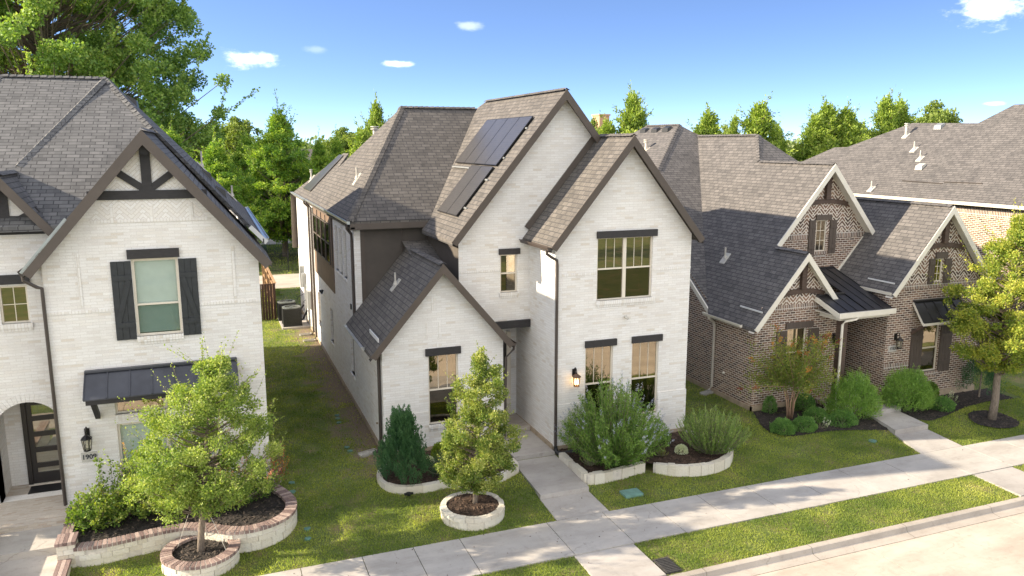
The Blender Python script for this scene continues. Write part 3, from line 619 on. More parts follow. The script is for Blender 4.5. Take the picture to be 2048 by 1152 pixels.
# frieze trim behind the first bargeboard, against the middle wall
mb = MB(); mb.bar((9.2, 22.72, 6.62), (11.5, 22.72, 9.42), .05, .18); mb.box(4.26, 6.95, 26.0, 26.04, 6.42, 6.62); mb.box(4.256, 6.95, 26.04, 26.33, 6.40, 6.44)
mb.box(4.28, 4.42, 26.0, 44.4, 6.44, 6.50)
mb.each('fascia', 'grey_trim', H)
gutter(H, (9.06, 20.5, 6.28), (9.06, 22.7, 6.28), 'gutter_bronze')
gutter(H, (4.26, 26.0, 6.70), (4.26, 37.8, 6.70), 'gutter_silver'); gutter(H, (4.24, 38.2, 6.66), (4.24, 44.4, 6.66), 'gutter_silver')
gutter(H, (4.06, 22.9, 3.22), (4.06, 26.1, 3.22), 'gutter_silver')
gutter(H, (8.42, 21.9, 3.18), (8.42, 22.7, 3.18), 'taupe_trim', out=(1, 0))
downspout(H, [(9.0, 20.66, 6.2), (9.0, 20.68, 6.08), (9.18, 20.72, 5.96), (9.36, 20.765, 5.86), (9.375, 20.765, 5.7), (9.375, 20.765, .12)], 'gutter_bronze', .046)
mb = MB(); mb.tube([(9.375, 20.765, .14), (9.37, 20.74, .02), (9.40, 20.66, -.05), (9.6, 20.55, -.04), (9.85, 20.47, .02), (10.05, 20.40, .03)], [.06, .075, .075, .07, .07, .06], 10); mb.build('drain_hose', 'black_plastic', H)
downspout(H, [(4.18, 26.15, 6.6), (4.18, 26.15, 6.45), (4.34, 26.28, 6.25), (4.36, 26.38, 6.0), (4.36, 26.38, 3.45), (4.32, 26.36, 3.35)], 'gutter_bronze', .05)
downspout(H, [(4.18, 37.5, 6.6), (4.18, 37.5, 6.5), (4.36, 37.45, 6.3), (4.36, 37.45, .15), (4.25, 37.4, .06)], 'gutter_bronze', .05)
downspout(H, [(4.18, 38.5, 6.55), (4.18, 38.5, 6.45), (4.36, 38.5, 6.25), (4.36, 38.5, .15), (4.25, 38.45, .06)], 'gutter_bronze', .05)
downspout(H, [(4.36, 22.42, 3.3), (4.36, 22.42, .22), (4.26, 22.4, .10), (4.1, 22.4, .06)], 'gutter_bronze', .048)
downspout(H, [(8.5, 22.0, 3.1), (8.5, 22.05, 2.95), (8.28, 22.12, 2.7), (8.24, 22.14, .1)], 'gutter_bronze', .04)
# middle gable wall and the recessed entry
FB = Frame((6.98, 22.77, 0)); Z = lambda x: x - 6.98; w = (Z(8.33), Z(8.90), 4.61, 5.82)
wall(FB, [(0, 2.8), (0, 6.6), (3.41, 10.72), (7, 6.35), (7, 0), (Z(9.33), 0), (Z(9.33), 3.48), (Z(8.2), 3.48), (Z(8.2), 2.8)], [w], H)
window(FB, *w, H, munt=1); lintel(FB, H, Z(8.28), Z(8.98), 5.82, 6.0); sill(FB, H, Z(8.30), Z(8.95), 4.61, h=.1)
course(FB, H, 0, Z(8.30), 5.36, h=.06); course(FB, H, Z(8.92), Z(9.33), 5.36, h=.06)
fbox(FB, H, 'entry_beam', 'black_beam', Z(8.0), Z(9.328), 3.46, 3.70, -.12, .09)
mb = MB(); mb.box(8.2, 9.33, 22.8, 24.4, 3.46, 3.5); mb.build('entry_ceiling', 'taupe_siding', H)
Fe = Frame((8.0, 23.95, 0)); wall(Fe, [(0, 0), (1.33, 0), (1.33, 3.46), (0, 3.46)], [], H)
fbox(Fe, H, 'door', 'door_dark', .22, .95, .16, 2.9, 0, .06); fbox(Fe, H, 'door_frame', 'window_frame', .95, 1.10, .16, 3.05, 0, .09)
mb = MB(); mb.box(8.0, 9.33, 22.62, 23.95, -.1, .155); mb.build('porch_floor', 'porch_brick', H)
wall(Frame((8.2, 24.2, 0)), [(0, 0), (.01, 0), (.01, 3.2), (0, 3.2)], [], H)
mb = MB(); mb.poly([(8.2, 22.17, 0), (8.2, 24.2, 0), (8.2, 24.2, 3.3), (8.2, 22.17, 3.3)]); mb.poly([(13.98, 20.82, 0), (13.98, 38, 0), (13.98, 38, 6.4), (13.98, 20.82, 6.4)]); mb.poly([(13.98, 38, 0), (4.42, 44.6, 0), (4.42, 44.6, 6.6), (13.98, 38, 6.6)]); mb.build('wall', 'white_brick', H)
# left low gable
FC = Frame((4.42, 22.17, 0)); Z = lambda x: x - 4.42; w = (Z(5.80), Z(6.74), .80, 3.0)
wall(FC, [(0, 0), (3.78, 0), (3.78, 3.34), (1.82, 5.62), (0, 3.50)], [w], H)
window(FC, *w, H, munt=2, split=.49, depth=1.5); lintel(FC, H, Z(5.72), Z(6.82), 2.97, 3.19); sill(FC, H, Z(5.78), Z(6.78), .80)
mb = MB(); FC.box(mb, -.02, Z(5.78), 0, 1.24, -.01, .022); FC.box(mb, Z(6.78), 3.8, 0, 1.24, -.01, .022); mb.each('brick_plinth', 'white_brick', H)
mb = MB()
for q in ((1.32, 1.39, 3.5, 3.98), (1.72, 1.79, 3.5, 3.98), (1.52, 1.60, 4.35, 4.75), (1.66, 1.72, 3.2, 3.35)): FC.box(mb, *q, -.01, .014)
mb.each('brick_relief', 'white_soldier', H)
# brown siding behind it, and the side of the middle gable
FM = Frame((4.42, 26.33, 0)); wall(FM, [(0, 0), (.24, 0), (.24, 6.6), (0, 6.6)], [], H)
wall(FM, [(.24, 3.0), (2.62, 3.0), (2.62, 6.6), (.24, 6.6)], [], H, 'taupe_siding', name='siding')
mb = MB()
for a, b in ((.22, .36), (1.62, 1.66), (2.50, 2.56)): FM.box(mb, a, b, 3.3, 6.44, 0, .025)
FM.box(mb, 1.7, 2.56, 5.93, 5.98, 0, .02); mb.each('siding_batten', 'taupe_trim', H)
wall(Frame((6.98, 26.33, 0), 'side'), [(0, 3), (3.55, 3), (3.55, 6.6), (0, 6.6)], [], H, 'taupe_siding', name='siding')
# long side wall
FS = Frame((4.42, 44.6, 0), 'side'); Y = lambda y: 44.6 - y
nich = [(Y(b), Y(a), lo, hi) for a, b, lo, hi in ((29.95, 30.6, 4.45, 6.15), (28.95, 29.6, 4.45, 6.15), (27.95, 28.6, 4.45, 6.15), (32.0, 32.75, 1.1, 2.5), (27.05, 27.8, 1.1, 2.5), (35.9, 36.7, 1.1, 2.5))]
wall(FS, [(0, 0), (22.43, 0), (22.43, 3.50), (18.27, 3.50), (18.27, 6.6), (0, 6.6)], nich, H)
mb = MB()
for a, b, lo, hi in nich: mb.poly([FS.p(a, lo, -.09), FS.p(b, lo, -.09), FS.p(b, hi, -.09), FS.p(a, hi, -.09)])
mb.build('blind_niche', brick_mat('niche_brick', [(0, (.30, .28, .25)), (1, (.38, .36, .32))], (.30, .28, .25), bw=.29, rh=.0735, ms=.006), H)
for a, b, lo, hi in nich: sill(FS, H, a - .04, b + .04, lo, h=.09)
sw = [(Y(q + 1.18), Y(q), 4.45, 6.08) for q in (31.65, 32.95, 34.25, 35.55)]
mb = MB(); FS.box(mb, Y(37.0), Y(31.05), 3.38, 4.42, .0, .03); FS.box(mb, Y(37.0), Y(31.05), 6.10, 6.40, .0, .03); FS.box(mb, Y(37.0), Y(36.75), 4.42, 6.10, 0, .03); FS.box(mb, Y(31.62), Y(31.05), 4.42, 6.10, 0, .03)
for a, b in ((32.83, 32.95), (34.13, 34.25), (35.43, 35.55)): FS.box(mb, Y(b), Y(a), 4.42, 6.10, 0, .03)
mb.each('siding', 'brown_siding', H)
for q in sw: window(Frame((4.39, 44.6, 0), 'side'), *q, H, deep=.0, depth=.02, glass='glass', low='glass_screen', frame='grey_trim')
mb = MB()
for a in (31.1, 32.86, 34.16, 35.46, 36.85): FS.box(mb, Y(a + .07), Y(a), 4.40, 6.35, .03, .055)
mb.each('siding_batten', 'black_beam', H)
mb = MB(); mb.tube([(4.38, 34.4, 2.95), (4.25, 34.4, 2.85)], [.03, .13], 8); mb.build('vent_hood', 'vent_dark', H)
mb = MB(); mb.box(4.38, 4.42, 27.2, 27.35, 3.5, 3.68); mb.build('vent_hood', 'vent_dark', H)
pipe_vent(H, (5.16, 29.53, 7.93), .42, .035, tilt=(1.35, 0)); pipe_vent(H, (5.38, 24.46, 4.77), .40, .032, tilt=(1.17, 0)); pipe_vent(H, (4.9, 41.2, 7.45), .45, .04, tilt=(1.3, 0), cap=True)
pipe_vent(H, (6.9, 34.6, 9.3), .62, .10, tilt=(0, 0), cap=True)
mb = MB(); mb.bar((4.31, 23.35, 3.60), (4.31, 22.05, 3.60), .03, .12); mb.build('rain_diverter', 'gutter_white', H)
# utility gear by the rear corner
mb = MB(); mb.box(4.22, 4.40, 41.3, 41.75, 1.9, 2.6); mb.box(4.25, 4.40, 39.4, 39.9, 1.1, 2.0); mb.tube([(4.34, 41.5, 0), (4.34, 41.5, 3.0)], .035, 8); mb.tube([(4.34, 41.0, .1), (4.34, 41.0, 2.1)], .03, 8); mb.tube([(4.34, 39.6, .1), (4.34, 39.6, 1.1)], .025, 8); mb.box(4.2, 4.38, 42.0, 42.25, 1.8, 2.9)
mb.each('utility_meter', 'grey_metal', H)
mb = MB(); mb.tube([(4.36, 22.75, .85), (4.30, 22.75, .86)], .03, 8); mb.build('hose_tap', 'foundation', H)
# rear corner board seen edge on
mb = MB(); mb.hexa([(4.10, 44.35, 3.6), (4.10, 44.45, 3.6), (4.42, 44.6, 3.6), (4.42, 44.5, 3.6), (4.14, 44.35, 6.5), (4.14, 44.45, 6.5), (4.42, 44.6, 6.5), (4.42, 44.5, 6.5)]); mb.build('corner_board', 'grey_trim', H)
# camera and lantern
mb = MB(); q = FA.p(2.37, 3.99, 0); mb.tube([q, q + Vector((0, -.05, 0))], .04, 10); mb.tube([q + Vector((-.03, -.05, .0)), q + Vector((.05, -.13, -.06))], [.038, .030], 10); mb.build('security_camera', 'vent_white', H)
lantern(H, FA, 9.985 - 9.33, 2.30, lit=True, s=1.15)
# solar panels on the left slope of the middle gable
def bz(x): return 10.85 - 1.22 * (10.39 - x) + .13
sp_ = []
for k in range(4): sp_.append((27.70 - k * 1.095 - 1.085, 27.70 - k * 1.095, 8.40, 9.64))
for k in range(2): sp_.append((25.66 - k * 1.10 - 1.09, 25.66 - k * 1.10, 7.13, 8.36))
for y0, y1, x0, x1 in sp_:
    p = MB(); n_ = Vector((-1.22, 0, 1)).normalized() * .035
    q = [Vector((x0, y0, bz(x0))), Vector((x1, y0, bz(x1))), Vector((x1, y1, bz(x1))), Vector((x0, y1, bz(x0)))]
    p.hexa([a - n_ for a in q] + list(q)); fr = p.build('solar_panel', 'solar_frame', H)
    u_ = (q[1] - q[0]).normalized() * .02; v_ = Vector((0, .02, 0)); c = MB(); nn = n_.normalized() * .003
    c.poly([q[0] + u_ + v_ + nn, q[1] - u_ + v_ + nn, q[2] - u_ - v_ + nn, q[3] + u_ - v_ + nn]); c.build('solar_cells', 'solar', fr)
mb = MB()
for x in (7.4, 8.1, 8.65, 9.4): mb.bar((x, 23.22, bz(x) - .08), (x, 27.6 if x > 8.3 else 25.6, bz(x) - .08), .04, .05)
mb.box(8.28, 8.42, 25.7, 27.7, bz(8.3) - .05, bz(8.3) + .0); mb.each('panel_rail', 'grey_metal', H)
mb = MB(); q = [Vector((4.5, 41.4, 6.98)), Vector((4.5, 38.7, 6.98)), Vector((5.8, 36.7, 8.67)), Vector((5.8, 37.7, 8.67))]; mb.hexa([a + Vector((0, 0, .0)) for a in q] + [a + Vector((0, 0, .05)) for a in q])
mb.build('solar_panel', 'solar', H)

# ================================================================ LEFT HOUSE (white brick, black shutters)
L = empty('white_brick_house', (-1.4, 22, 0), label='white brick house with black shutters and half-timbered gable, at the left edge', cat='house')
F0 = Frame((-3.87, 21.5, 0)); Z = lambda x: x + 3.87
h0 = [(Z(-1.92), Z(-.85), 4.40, 6.38), (Z(-2.58), Z(-.24), 2.42, 2.84), (Z(-2.58), Z(-.24), .45, 2.16)]
wall(F0, [(0, 0), (4.97, 0), (4.97, 6.40), (2.45, 9.38), (0, 6.45)], h0, L)
window(F0, *h0[0], L, split=.41, fw=.06, blind='slats', glass='glass_clear', low='glass_teal', depth=.3)
window(F0, *h0[1], L, units=2, split=None, fw=.05); window(F0, *h0[2], L, units=2, split=.3, fw=.06, blind='slats', glass='glass_clear', low='glass', depth=.3)
lintel(F0, L, Z(-2.0), Z(-.80), 6.39, 6.62); sill(F0, L, Z(-1.93), Z(-.84), 4.40, h=.13); sill(F0, L, Z(-2.6), Z(-.2), 2.42, h=.1); sill(F0, L, Z(-2.6), Z(-.2), .45)
shutter(F0, L, Z(-2.39), Z(-1.93), 4.35, 6.34, 'black_shutter', -1); shutter(F0, L, Z(-.84), Z(-.41), 4.35, 6.34, 'black_shutter', 1)
mb = MB()
F0.box(mb, Z(-2.75), Z(-.05), 7.86, 8.08, 0, .06); F0.box(mb, Z(-1.525), Z(-1.30), 8.08, 9.2, 0, .06); F0.box(mb, Z(-1.52), Z(-1.305), 8.95, 9.2, .06, .2)
mb.each('gable_beam', 'black_beam', L)
mb = MB(); mb.bar((-2.10, 21.475, 8.56), (-1.5, 21.475, 8.12), .05, .17); mb.bar((-.74, 21.475, 8.56), (-1.33, 21.475, 8.12), .05, .17); mb.each('gable_brace', 'black_beam', L)
mb = MB(); mb.poly([F0.p(Z(-2.78), 7.36, .005), F0.p(Z(-.08), 7.36, .005), F0.p(Z(-.45), 7.87, .005), F0.p(Z(-2.4), 7.87, .005)]); mb.poly([F0.p(Z(-2.4), 8.07, .005), F0.p(Z(-.5), 8.07, .005), F0.p(Z(-1.42), 9.2, .005)]); mb.build('herringbone_panel', 'white_herring', L)
mb = MB()
for a, b, c, d in ((-2.78, -.06, 7.30, 7.37), (-2.29, -2.20, 7.37, 7.74), (-1.40, -1.31, 7.37, 7.74), (-.50, -.41, 7.37, 7.74), (-3.13, -3.06, 5.24, 6.6), (.44, .51, 5.24, 6.6)): F0.box(mb, Z(a), Z(b), c, d, -.01, .02)
mb.each('brick_relief', 'white_soldier', L)
course(F0, L, 0, Z(-2.40), 5.17, h=.07); course(F0, L, Z(-.40), 4.97, 5.17, h=.07)
mb = MB(); F0.box(mb, -.02, Z(-2.62), 0, 1.17, -.01, .022); F0.box(mb, Z(-.18), 4.99, 0, 1.17, -.01, .022); mb.each('brick_plinth', 'white_brick', L)
a = MB()
seam_roof(L, [(-3.17, 21.46, 3.62), (.40, 21.46, 3.62), (.40, 20.78, 3.08), (-3.17, 20.78, 3.08)], 7, 'metal_roof_blue', name='awning')
mb = MB(); mb.bar((-3.13, 20.84, 2.99), (.36, 20.84, 2.99), .07, .11)
for x in (-2.98, .2): mb.bar((x, 20.9, 2.97), (x, 21.49, 2.42), .11, .13); mb.bar((x, 20.86, 2.97), (x, 21.49, 2.97), .09, .1)
mb.each('awning_bracket', 'black_beam', L)
lantern(L, F0, Z(-3.26), 1.93, s=1.2)
fbox(F0, L, 'number_plaque', 'plaque', Z(-3.445), Z(-3.085), 1.265, 1.515, 0, .025); letters('1909', L, F0, Z(-3.265), 1.388, .17)
# recessed porch bay with the arch
F1 = Frame((-9.0, 22.3, 0)); Z = lambda x: x + 9.0
arch = [(Z(-5.45), .15)] + [(Z(-4.68) - .77 * math.cos(t), 1.98 + .77 * math.sin(t)) for t in [math.pi * i / 14 for i in range(15)]] + [(Z(-3.91), .15)]
w1 = (Z(-5.00), Z(-4.38), 4.80, 5.75)
wall(F1, [(0, 0), (5.4, 0), (5.4, 6.8), (Z(-4.68), 8.3), (Z(-6.0), 6.8), (0, 6.8)], [arch, w1], L, reveal=.35)
window(F1, *w1, L, split=None, cols=2, rows=2); lintel(F1, L, Z(-5.08), Z(-4.30), 5.80, 6.03); sill(F1, L, Z(-5.06), Z(-4.33), 4.80)
mb = MB(); av = [F1.p(a, b, .015) for a, b in arch[1:-1]]
for i in range(len(av) - 1):
    c = F1.p(Z(-4.68), 1.98, .015); o1 = av[i] + (av[i] - c).normalized() * .22; o2 = av[i + 1] + (av[i + 1] - c).normalized() * .22
    for k in range(2):
        t0, t1 = k / 2, (k + 1) / 2 - .04; a1 = av[i].lerp(av[i + 1], t0); a2 = av[i].lerp(av[i + 1], t1); b1 = o1.lerp(o2, t0); b2 = o1.lerp(o2, t1); bk = Vector((0, .03, 0))
        mb.hexa([a1 + bk, a1, a2, a2 + bk, b1 + bk, b1, b2, b2 + bk], tint=random.random())
mb.build('brick_arch', 'white_brick', L)
mb = MB(); mb.box(-5.5, -5.45, 22.3, 23.4, .1, 3.0); mb.box(-3.91, -3.86, 22.3, 23.4, .1, 3.0); mb.poly([(-5.45, 23.35, .1), (-3.91, 23.35, .1), (-3.91, 23.35, 3), (-5.45, 23.35, 3)]); mb.box(-5.5, -3.86, 22.66, 23.4, 2.95, 3.0); mb.build('wall', 'white_brick', L)
Fd = Frame((-5.02, 23.3, 0)); dm_ = MB()
def D_(*a): Fd.box(dm_, *a)
D_(0, .11, .17, 2.85, 0, .10); D_(.95, 1.06, .17, 2.85, 0, .10); D_(.11, .95, 2.62, 2.85, 0, .10); D_(.11, .23, .17, 2.62, 0, .05); D_(.83, .95, .17, 2.62, 0, .05)
for k in range(6): q = .17 + k * .44; D_(.23, .83, q, q + (.30 if k == 0 else .13), 0, .05)
dr = dm_.build('door', 'door_dark', L); pm = MB(); pm.poly([Fd.p(.23, .2, .02), Fd.p(.83, .2, .02), Fd.p(.83, 2.6, .02), Fd.p(.23, 2.6, .02)]); pm.build('pane', 'glass_door', dr)
hb = MB(); hb.tube([Fd.p(.89, .9, .09), Fd.p(.89, 1.6, .09)], .014, 8); hb.build('handle', 'grey_metal', dr)
fbox(Fd, L, 'door_threshold', 'window_frame', 0, 1.06, .15, .18, 0, .13)
m = MB(); m.box(-4.95, -4.05, 22.62, 23.12, .148, .165); m.build('door_mat', 'black_plastic', None, label='black door mat in front of the glazed front door at the left', cat='door mat')
mb = MB(); mb.box(-5.75, -3.80, 20.70, 23.4, -.1, .148); mb.build('porch_floor', 'porch_brick', L)
mb = MB(); mb.box(-9, 1.1, 37, 37.1, 0, 6.5); mb.box(1.06, 1.1, 21.55, 37, 0, 6.5); mb.box(-9.05, -9, 22.3, 37, 0, 6.5); mb.build('wall', 'white_brick', L)
Fg = Frame((-9, 22.3, 0)); mb = MB(); Fg.box(mb, Z(-5.8), Z(-3.6), 7.02, 7.24, 0, .06); Fg.box(mb, Z(-4.79), Z(-4.57), 7.24, 8.25, 0, .06); mb.each('gable_beam', 'black_beam', L)
mb = MB(); mb.bar((-3.95, 22.27, 7.62), (-4.6, 22.27, 7.26), .05, .16); mb.bar((-5.40, 22.27, 7.62), (-4.76, 22.27, 7.26), .05, .16); mb.each('gable_brace', 'black_beam', L)
rs = MB()
rs.slab([(-4.20, 21.12, 6.262), (-1.42, 21.12, 9.54), (-1.42, 25.4, 9.54), (-4.20, 25.4, 6.262)], .13)
rs.slab([(-1.42, 21.12, 9.54), (1.40, 21.12, 6.212), (1.40, 22.95, 6.212), (1.2, 25.4, 6.45), (-1.42, 25.6, 9.54)], .13)
rs.slab([(1.35, 22.75, 6.60), (1.35, 34.9, 6.60), (-2.75, 30.0, 11.2), (-2.75, 28.0, 11.2), (-1.35, 25.35, 9.63)], .13)
rs.slab([(-9.5, 21.95, 7.24), (-5.55, 28, 11.2), (-2.75, 28, 11.2), (-1.35, 25.35, 9.60), (-3.37, 21.97, 7.24)], .13)
rs.slab([(-9.5, 21.95, 7.24), (-9.5, 35, 7.24), (-5.55, 30, 11.2), (-5.55, 28, 11.2)], .13)
rs.slab([(-9.5, 35, 7.24), (1.35, 34.9, 6.6), (-2.75, 30, 11.2), (-5.55, 30, 11.2)], .13)
rs.slab([(-3.60, 21.97, 7.14), (-4.68, 21.97, 8.50), (-4.68, 24.2, 8.50), (-3.60, 24.2, 7.14)], .12)
rs.slab([(-5.78, 21.97, 7.12), (-5.78, 24.2, 7.12), (-4.68, 24.2, 8.50), (-4.68, 21.97, 8.50)], .12)
roof = rs.build('roof', 'shingle_grey', L)
for a, b in (((-4.62, 23.95, 8.64), (-2.82, 27.75, 11.13)), ((-5.55, 28, 11.215), (-2.75, 28, 11.215)), ((-2.75, 28, 11.22), (-1.4, 25.4, 9.65)), ((-5.55, 28, 11.22), (-9.5, 21.95, 7.26)), ((-4.68, 22.0, 8.515), (-4.68, 23.9, 8.515)), ((-1.42, 21.15, 9.555), (-1.42, 25.3, 9.555))): ridge_cap(roof, a, b, 'shingle_grey')
rake(L, [(-4.23, 6.22), (-1.42, 9.54), (1.43, 6.17)], 21.10, .23, 'grey_trim', wally=21.5)
rake(L, [(-5.80, 7.09), (-4.68, 8.50), (-3.58, 7.11)], 21.95, .2, 'grey_trim', wally=22.3)
mb = MB(); mb.bar((-4.24, 21.13, 6.22), (-3.2, 21.13, 7.46), .06, .07); mb.build('drip_edge', 'gutter_silver', L)
gutter(L, (-4.20, 21.2, 6.24), (-4.20, 22.2, 6.24), 'gutter_bronze'); gutter(L, (1.36, 22.8, 6.62), (1.36, 34.8, 6.62), 'gutter_silver', out=(1, 0))
mb = MB(); mb.bar((1.0, 22.80, 6.96), (1.42, 22.80, 6.50), .04, .12); mb.build('rain_diverter', 'gutter_white', L)
downspout(L, [(-4.24, 21.3, 6.14), (-4.24, 21.3, 6.02), (-4.0, 21.42, 5.82), (-3.90, 21.44, 5.78), (-3.90, 21.44, 5.6), (-3.90, 21.44, .2)], 'gutter_bronze', .042)
pipe_vent(L, (-.17, 30.9, 8.4), .55, .035, tilt=(-1.12, 0)); pipe_vent(L, (.8, 31.0, 7.3), .4, .035, tilt=(-1.12, 0))
box_vent(L, (-.02, 27.9, 8.2), -1.12); box_vent(L, (-2.2, 30.1, 10.6), -1.12, w=.8); box_vent(L, (.35, 26.0, 7.75), -1.12)

# ================================================================ RIGHT HOUSE (brown brick)
B = empty('brown_brick_house', (19, 22, 0), label='brown brick house with cream trim and three pointed front gables', cat='house')
FE = Frame((17.23, 21.6, 0)); Z = lambda x: x - 17.23; w = (Z(18.60), Z(19.44), 1.05, 2.84)
wall(FE, [(0, 0), (3.72, 0), (3.72, 3.42), (3.55, 3.62), (.32, 3.62), (0, 3.25)], [w], B, 'brown_brick')
wall(FE, [(.32, 3.62), (3.55, 3.62), (1.80, 5.42)], [], B, 'brown_herring', name='herringbone_panel'); fbox(FE, B, 'brick_course', 'brown_soldier', .2, 3.5, 3.50, 3.70, -.01, .012)
window(FE, *w, B, blind=.5); lintel(FE, B, Z(18.50), Z(19.68), 2.84, 3.05, 'brown_shutter'); sill(FE, B, Z(18.56), Z(19.48), 1.05, 'brown_soldier')
shutter(FE, B, Z(18.12), Z(18.57), 1.05, 2.78, 'brown_shutter'); shutter(FE, B, Z(19.52), Z(19.97), 1.05, 2.78, 'brown_shutter')
FEs = Frame((17.23, 30, 0), 'side'); wall(FEs, [(0, 0), (8.4, 0), (8.4, 3.1), (6.05, 3.1), (0, 7.3)], [], B, 'brown_brick'); fbox(FEs, B, 'brick_course', 'brown_soldier', 6.1, 8.38, 2.88, 3.08, -.01, .012)
mb = MB(); mb.box(17.19, 20.97, 21.55, 21.62, -.2, .17); mb.box(17.19, 17.24, 21.55, 30, -.2, .17); mb.box(22.24, 26.87, 20.70, 20.78, -.25, .16); mb.box(22.23, 22.28, 20.70, 24, -.2, .16); mb.each('foundation', 'foundation', B)
zE = lambda x: 3.15 + 1.2 * (x - 17.04); zM = lambda y: 4.02 + .71 * (y - 25.36); zG = lambda x: 7.05 - 1.2 * abs(24.56 - x)
rs = MB()
rs.slab([(x, y, zE(x)) for x, y in ((16.95, 21.27), (19.03, 21.27), (19.03, 22.98), (21.49, 22.98), (21.49, 27.26), (22.4, 28.6), (22.4, 33.19), (16.95, 23.98))], .12)
rs.slab([(19.03, 21.27, 5.538), (21.1, 21.27, 3.05), (21.1, 23.38, 3.05), (19.03, 23.38, 5.538)], .12)
rs.slab([(21.49, 22.98, 8.49), (23.66, 22.98, 5.886), (23.66, 30, 5.886), (21.49, 30, 8.49)], .12)
rs.slab([(17.1, 23.97, 3.033), (22.4, 33.19, 9.58), (21.84, 33.96, 10.126), (17.1, 29.2, 6.746)], .12)
rs.slab([(17.1, 29.2, 6.746), (21.84, 33.96, 10.126), (21.84, 37.1, 10.15), (17.1, 41.8, 6.746)], .12)
rs.slab([(21.84, 33.96, 10.126), (22.6, 33.1, 9.55), (27, 35, 6.2), (27, 41, 6.0), (21.84, 37.1, 10.15)], .12)
rs.slab([(22.4, 28.6, 9.58), (21.49, 27.26, 8.49), (23.45, 27.26, 8.49)], .08)
rs.slab([(22.4, 28.6, 9.58), (23.45, 27.26, 8.49), (27, 27.26, 4.5), (27, 35, 4.5), (22.4, 33.19, 9.58)], .12)
rs.slab([(22.08, 20.42, zG(22.08)), (24.56, 20.42, 7.05), (24.56, 29, 7.05), (22.08, 29, zG(22.08))], .12)
rs.slab([(24.56, 20.42, 7.05), (27.04, 20.42, zG(27.04)), (27.04, 29, zG(27.04)), (24.56, 29, 7.05)], .12)
roof = rs.build('roof', 'shingle_brown', B)
for a, b in (((21.84, 33.96, 10.14), (18.9, 31.0, 8.04)), ((22.4, 28.62, 9.6), (21.5, 27.3, 8.5)), ((22.4, 28.7, 9.6), (22.4, 33.1, 9.6)), ((24.56, 20.5, 7.06), (24.56, 28, 7.06)), ((19.03, 21.3, 5.55), (19.03, 22.9, 5.55)), ((21.49, 23.0, 8.5), (21.49, 27.2, 8.5)), ((21.84, 33.96, 10.15), (21.84, 37.0, 10.16))): ridge_cap(roof, a, b, 'shingle_brown')
rake(B, [(16.93, 3.01), (19.03, 5.538), (20.72, 3.51)], 21.25, 0.18, 'cream_trim', soffit='cream_trim', wally=21.6)
rake(B, [(19.08, 5.60), (21.49, 8.49), (23.66, 5.89)], 22.96, 0.18, 'cream_trim', soffit='cream_trim', wally=23.4)
rake(B, [(22.05, 4.03), (24.56, 7.05), (27.07, 4.03)], 20.40, 0.18, 'cream_trim', soffit='cream_trim', wally=20.75)
mb = MB(); mb.bar((17.08, 23.97, 2.95), (17.08, 29.2, 6.66), .05, .17); mb.bar((23.62, 23.36, 5.80), (22.15, 23.36, 4.18), .06, .14); mb.each('fascia', 'cream_trim', B)
gutter(B, (16.96, 21.95, 3.05), (16.96, 24.2, 3.05), 'cream_trim'); gutter(B, (22.09, 20.5, 4.08), (22.09, 21.9, 4.08), 'cream_trim', w=.06)
downspout(B, [(16.9, 23.85, 2.98), (16.9, 23.85, 2.88), (17.14, 23.85, 2.72), (17.17, 23.85, 2.5), (17.17, 23.85, .25), (17.05, 23.85, .12)], 'pipe_cream', .05)
for a, b in (((17.32, 22.6, 3.56), (17.32, 21.4, 3.56)), ((22.28, 21.8, 4.38), (22.28, 20.6, 4.38))):
    mb = MB(); mb.bar(a, b, .03, .05); mb.build('rain_diverter', 'gutter_white', B)
# arched tie and king post in each gable
def tie(cx, y, z, hw, rise, ztop, wpost=.2):
    mb = MB(); N = 8
    for i in range(N):
        a, b = -hw + 2 * hw * i / N, -hw + 2 * hw * (i + 1) / N; f = lambda t: z + rise * (1 - (t / hw) ** 2)
        mb.hexa([(cx + a, y - .08, f(a) - .17), (cx + b, y - .08, f(b) - .17), (cx + b, y, f(b) - .17), (cx + a, y, f(a) - .17), (cx + a, y - .08, f(a)), (cx + b, y - .08, f(b)), (cx + b, y, f(b)), (cx + a, y, f(a))])
    mb.build('gable_beam', 'stain_beam', B); mb = MB(); mb.box(cx - wpost / 2, cx + wpost / 2, y - .14, y, z + rise - .02, ztop); mb.build('king_post', 'stain_beam', B)
tie(19.09, 21.598, 4.12, .95, .13, 5.3); tie(21.55, 23.398, 7.05, 1.0, .14, 8.25); tie(24.58, 20.748, 5.58, 1.0, .14, 6.8)
FF = Frame((19.0, 23.4, 0)); Z = lambda x: x - 19.0
wall(FF, [(.1, 3.0), (4.75, 3.0), (4.75, 5.75), (4.6, 5.90), (Z(21.65), 5.90), (Z(21.65), 5.22), (Z(21.18), 5.22), (Z(21.18), 5.90), (.45, 5.90), (.1, 5.45)], [], B, 'brown_brick')
wall(FF, [(.45, 5.90), (Z(21.18), 5.90), (Z(21.18), 6.40), (Z(21.65), 6.40), (Z(21.65), 5.90), (4.6, 5.90), (2.49, 8.38)], [], B, 'brown_herring', name='herringbone_panel')
window(FF, Z(21.18), Z(21.65), 5.22, 6.40, B, split=None, cols=2, rows=3, fw=.035, deep=.06); lintel(FF, B, Z(21.12), Z(21.85), 6.40, 6.59, 'brown_shutter')
shutter(FF, B, Z(20.83), Z(21.12), 5.12, 6.40, 'brown_shutter'); shutter(FF, B, Z(21.80), Z(22.12), 5.12, 6.38, 'brown_shutter'); sill(FF, B, Z(21.12), Z(21.72), 5.22, 'brown_soldier')
for a, b in ((.35, Z(20.82)), (Z(22.13), 4.5)): fbox(FF, B, 'brick_course', 'brown_soldier', a, b, 5.70, 5.90, -.01, .012)
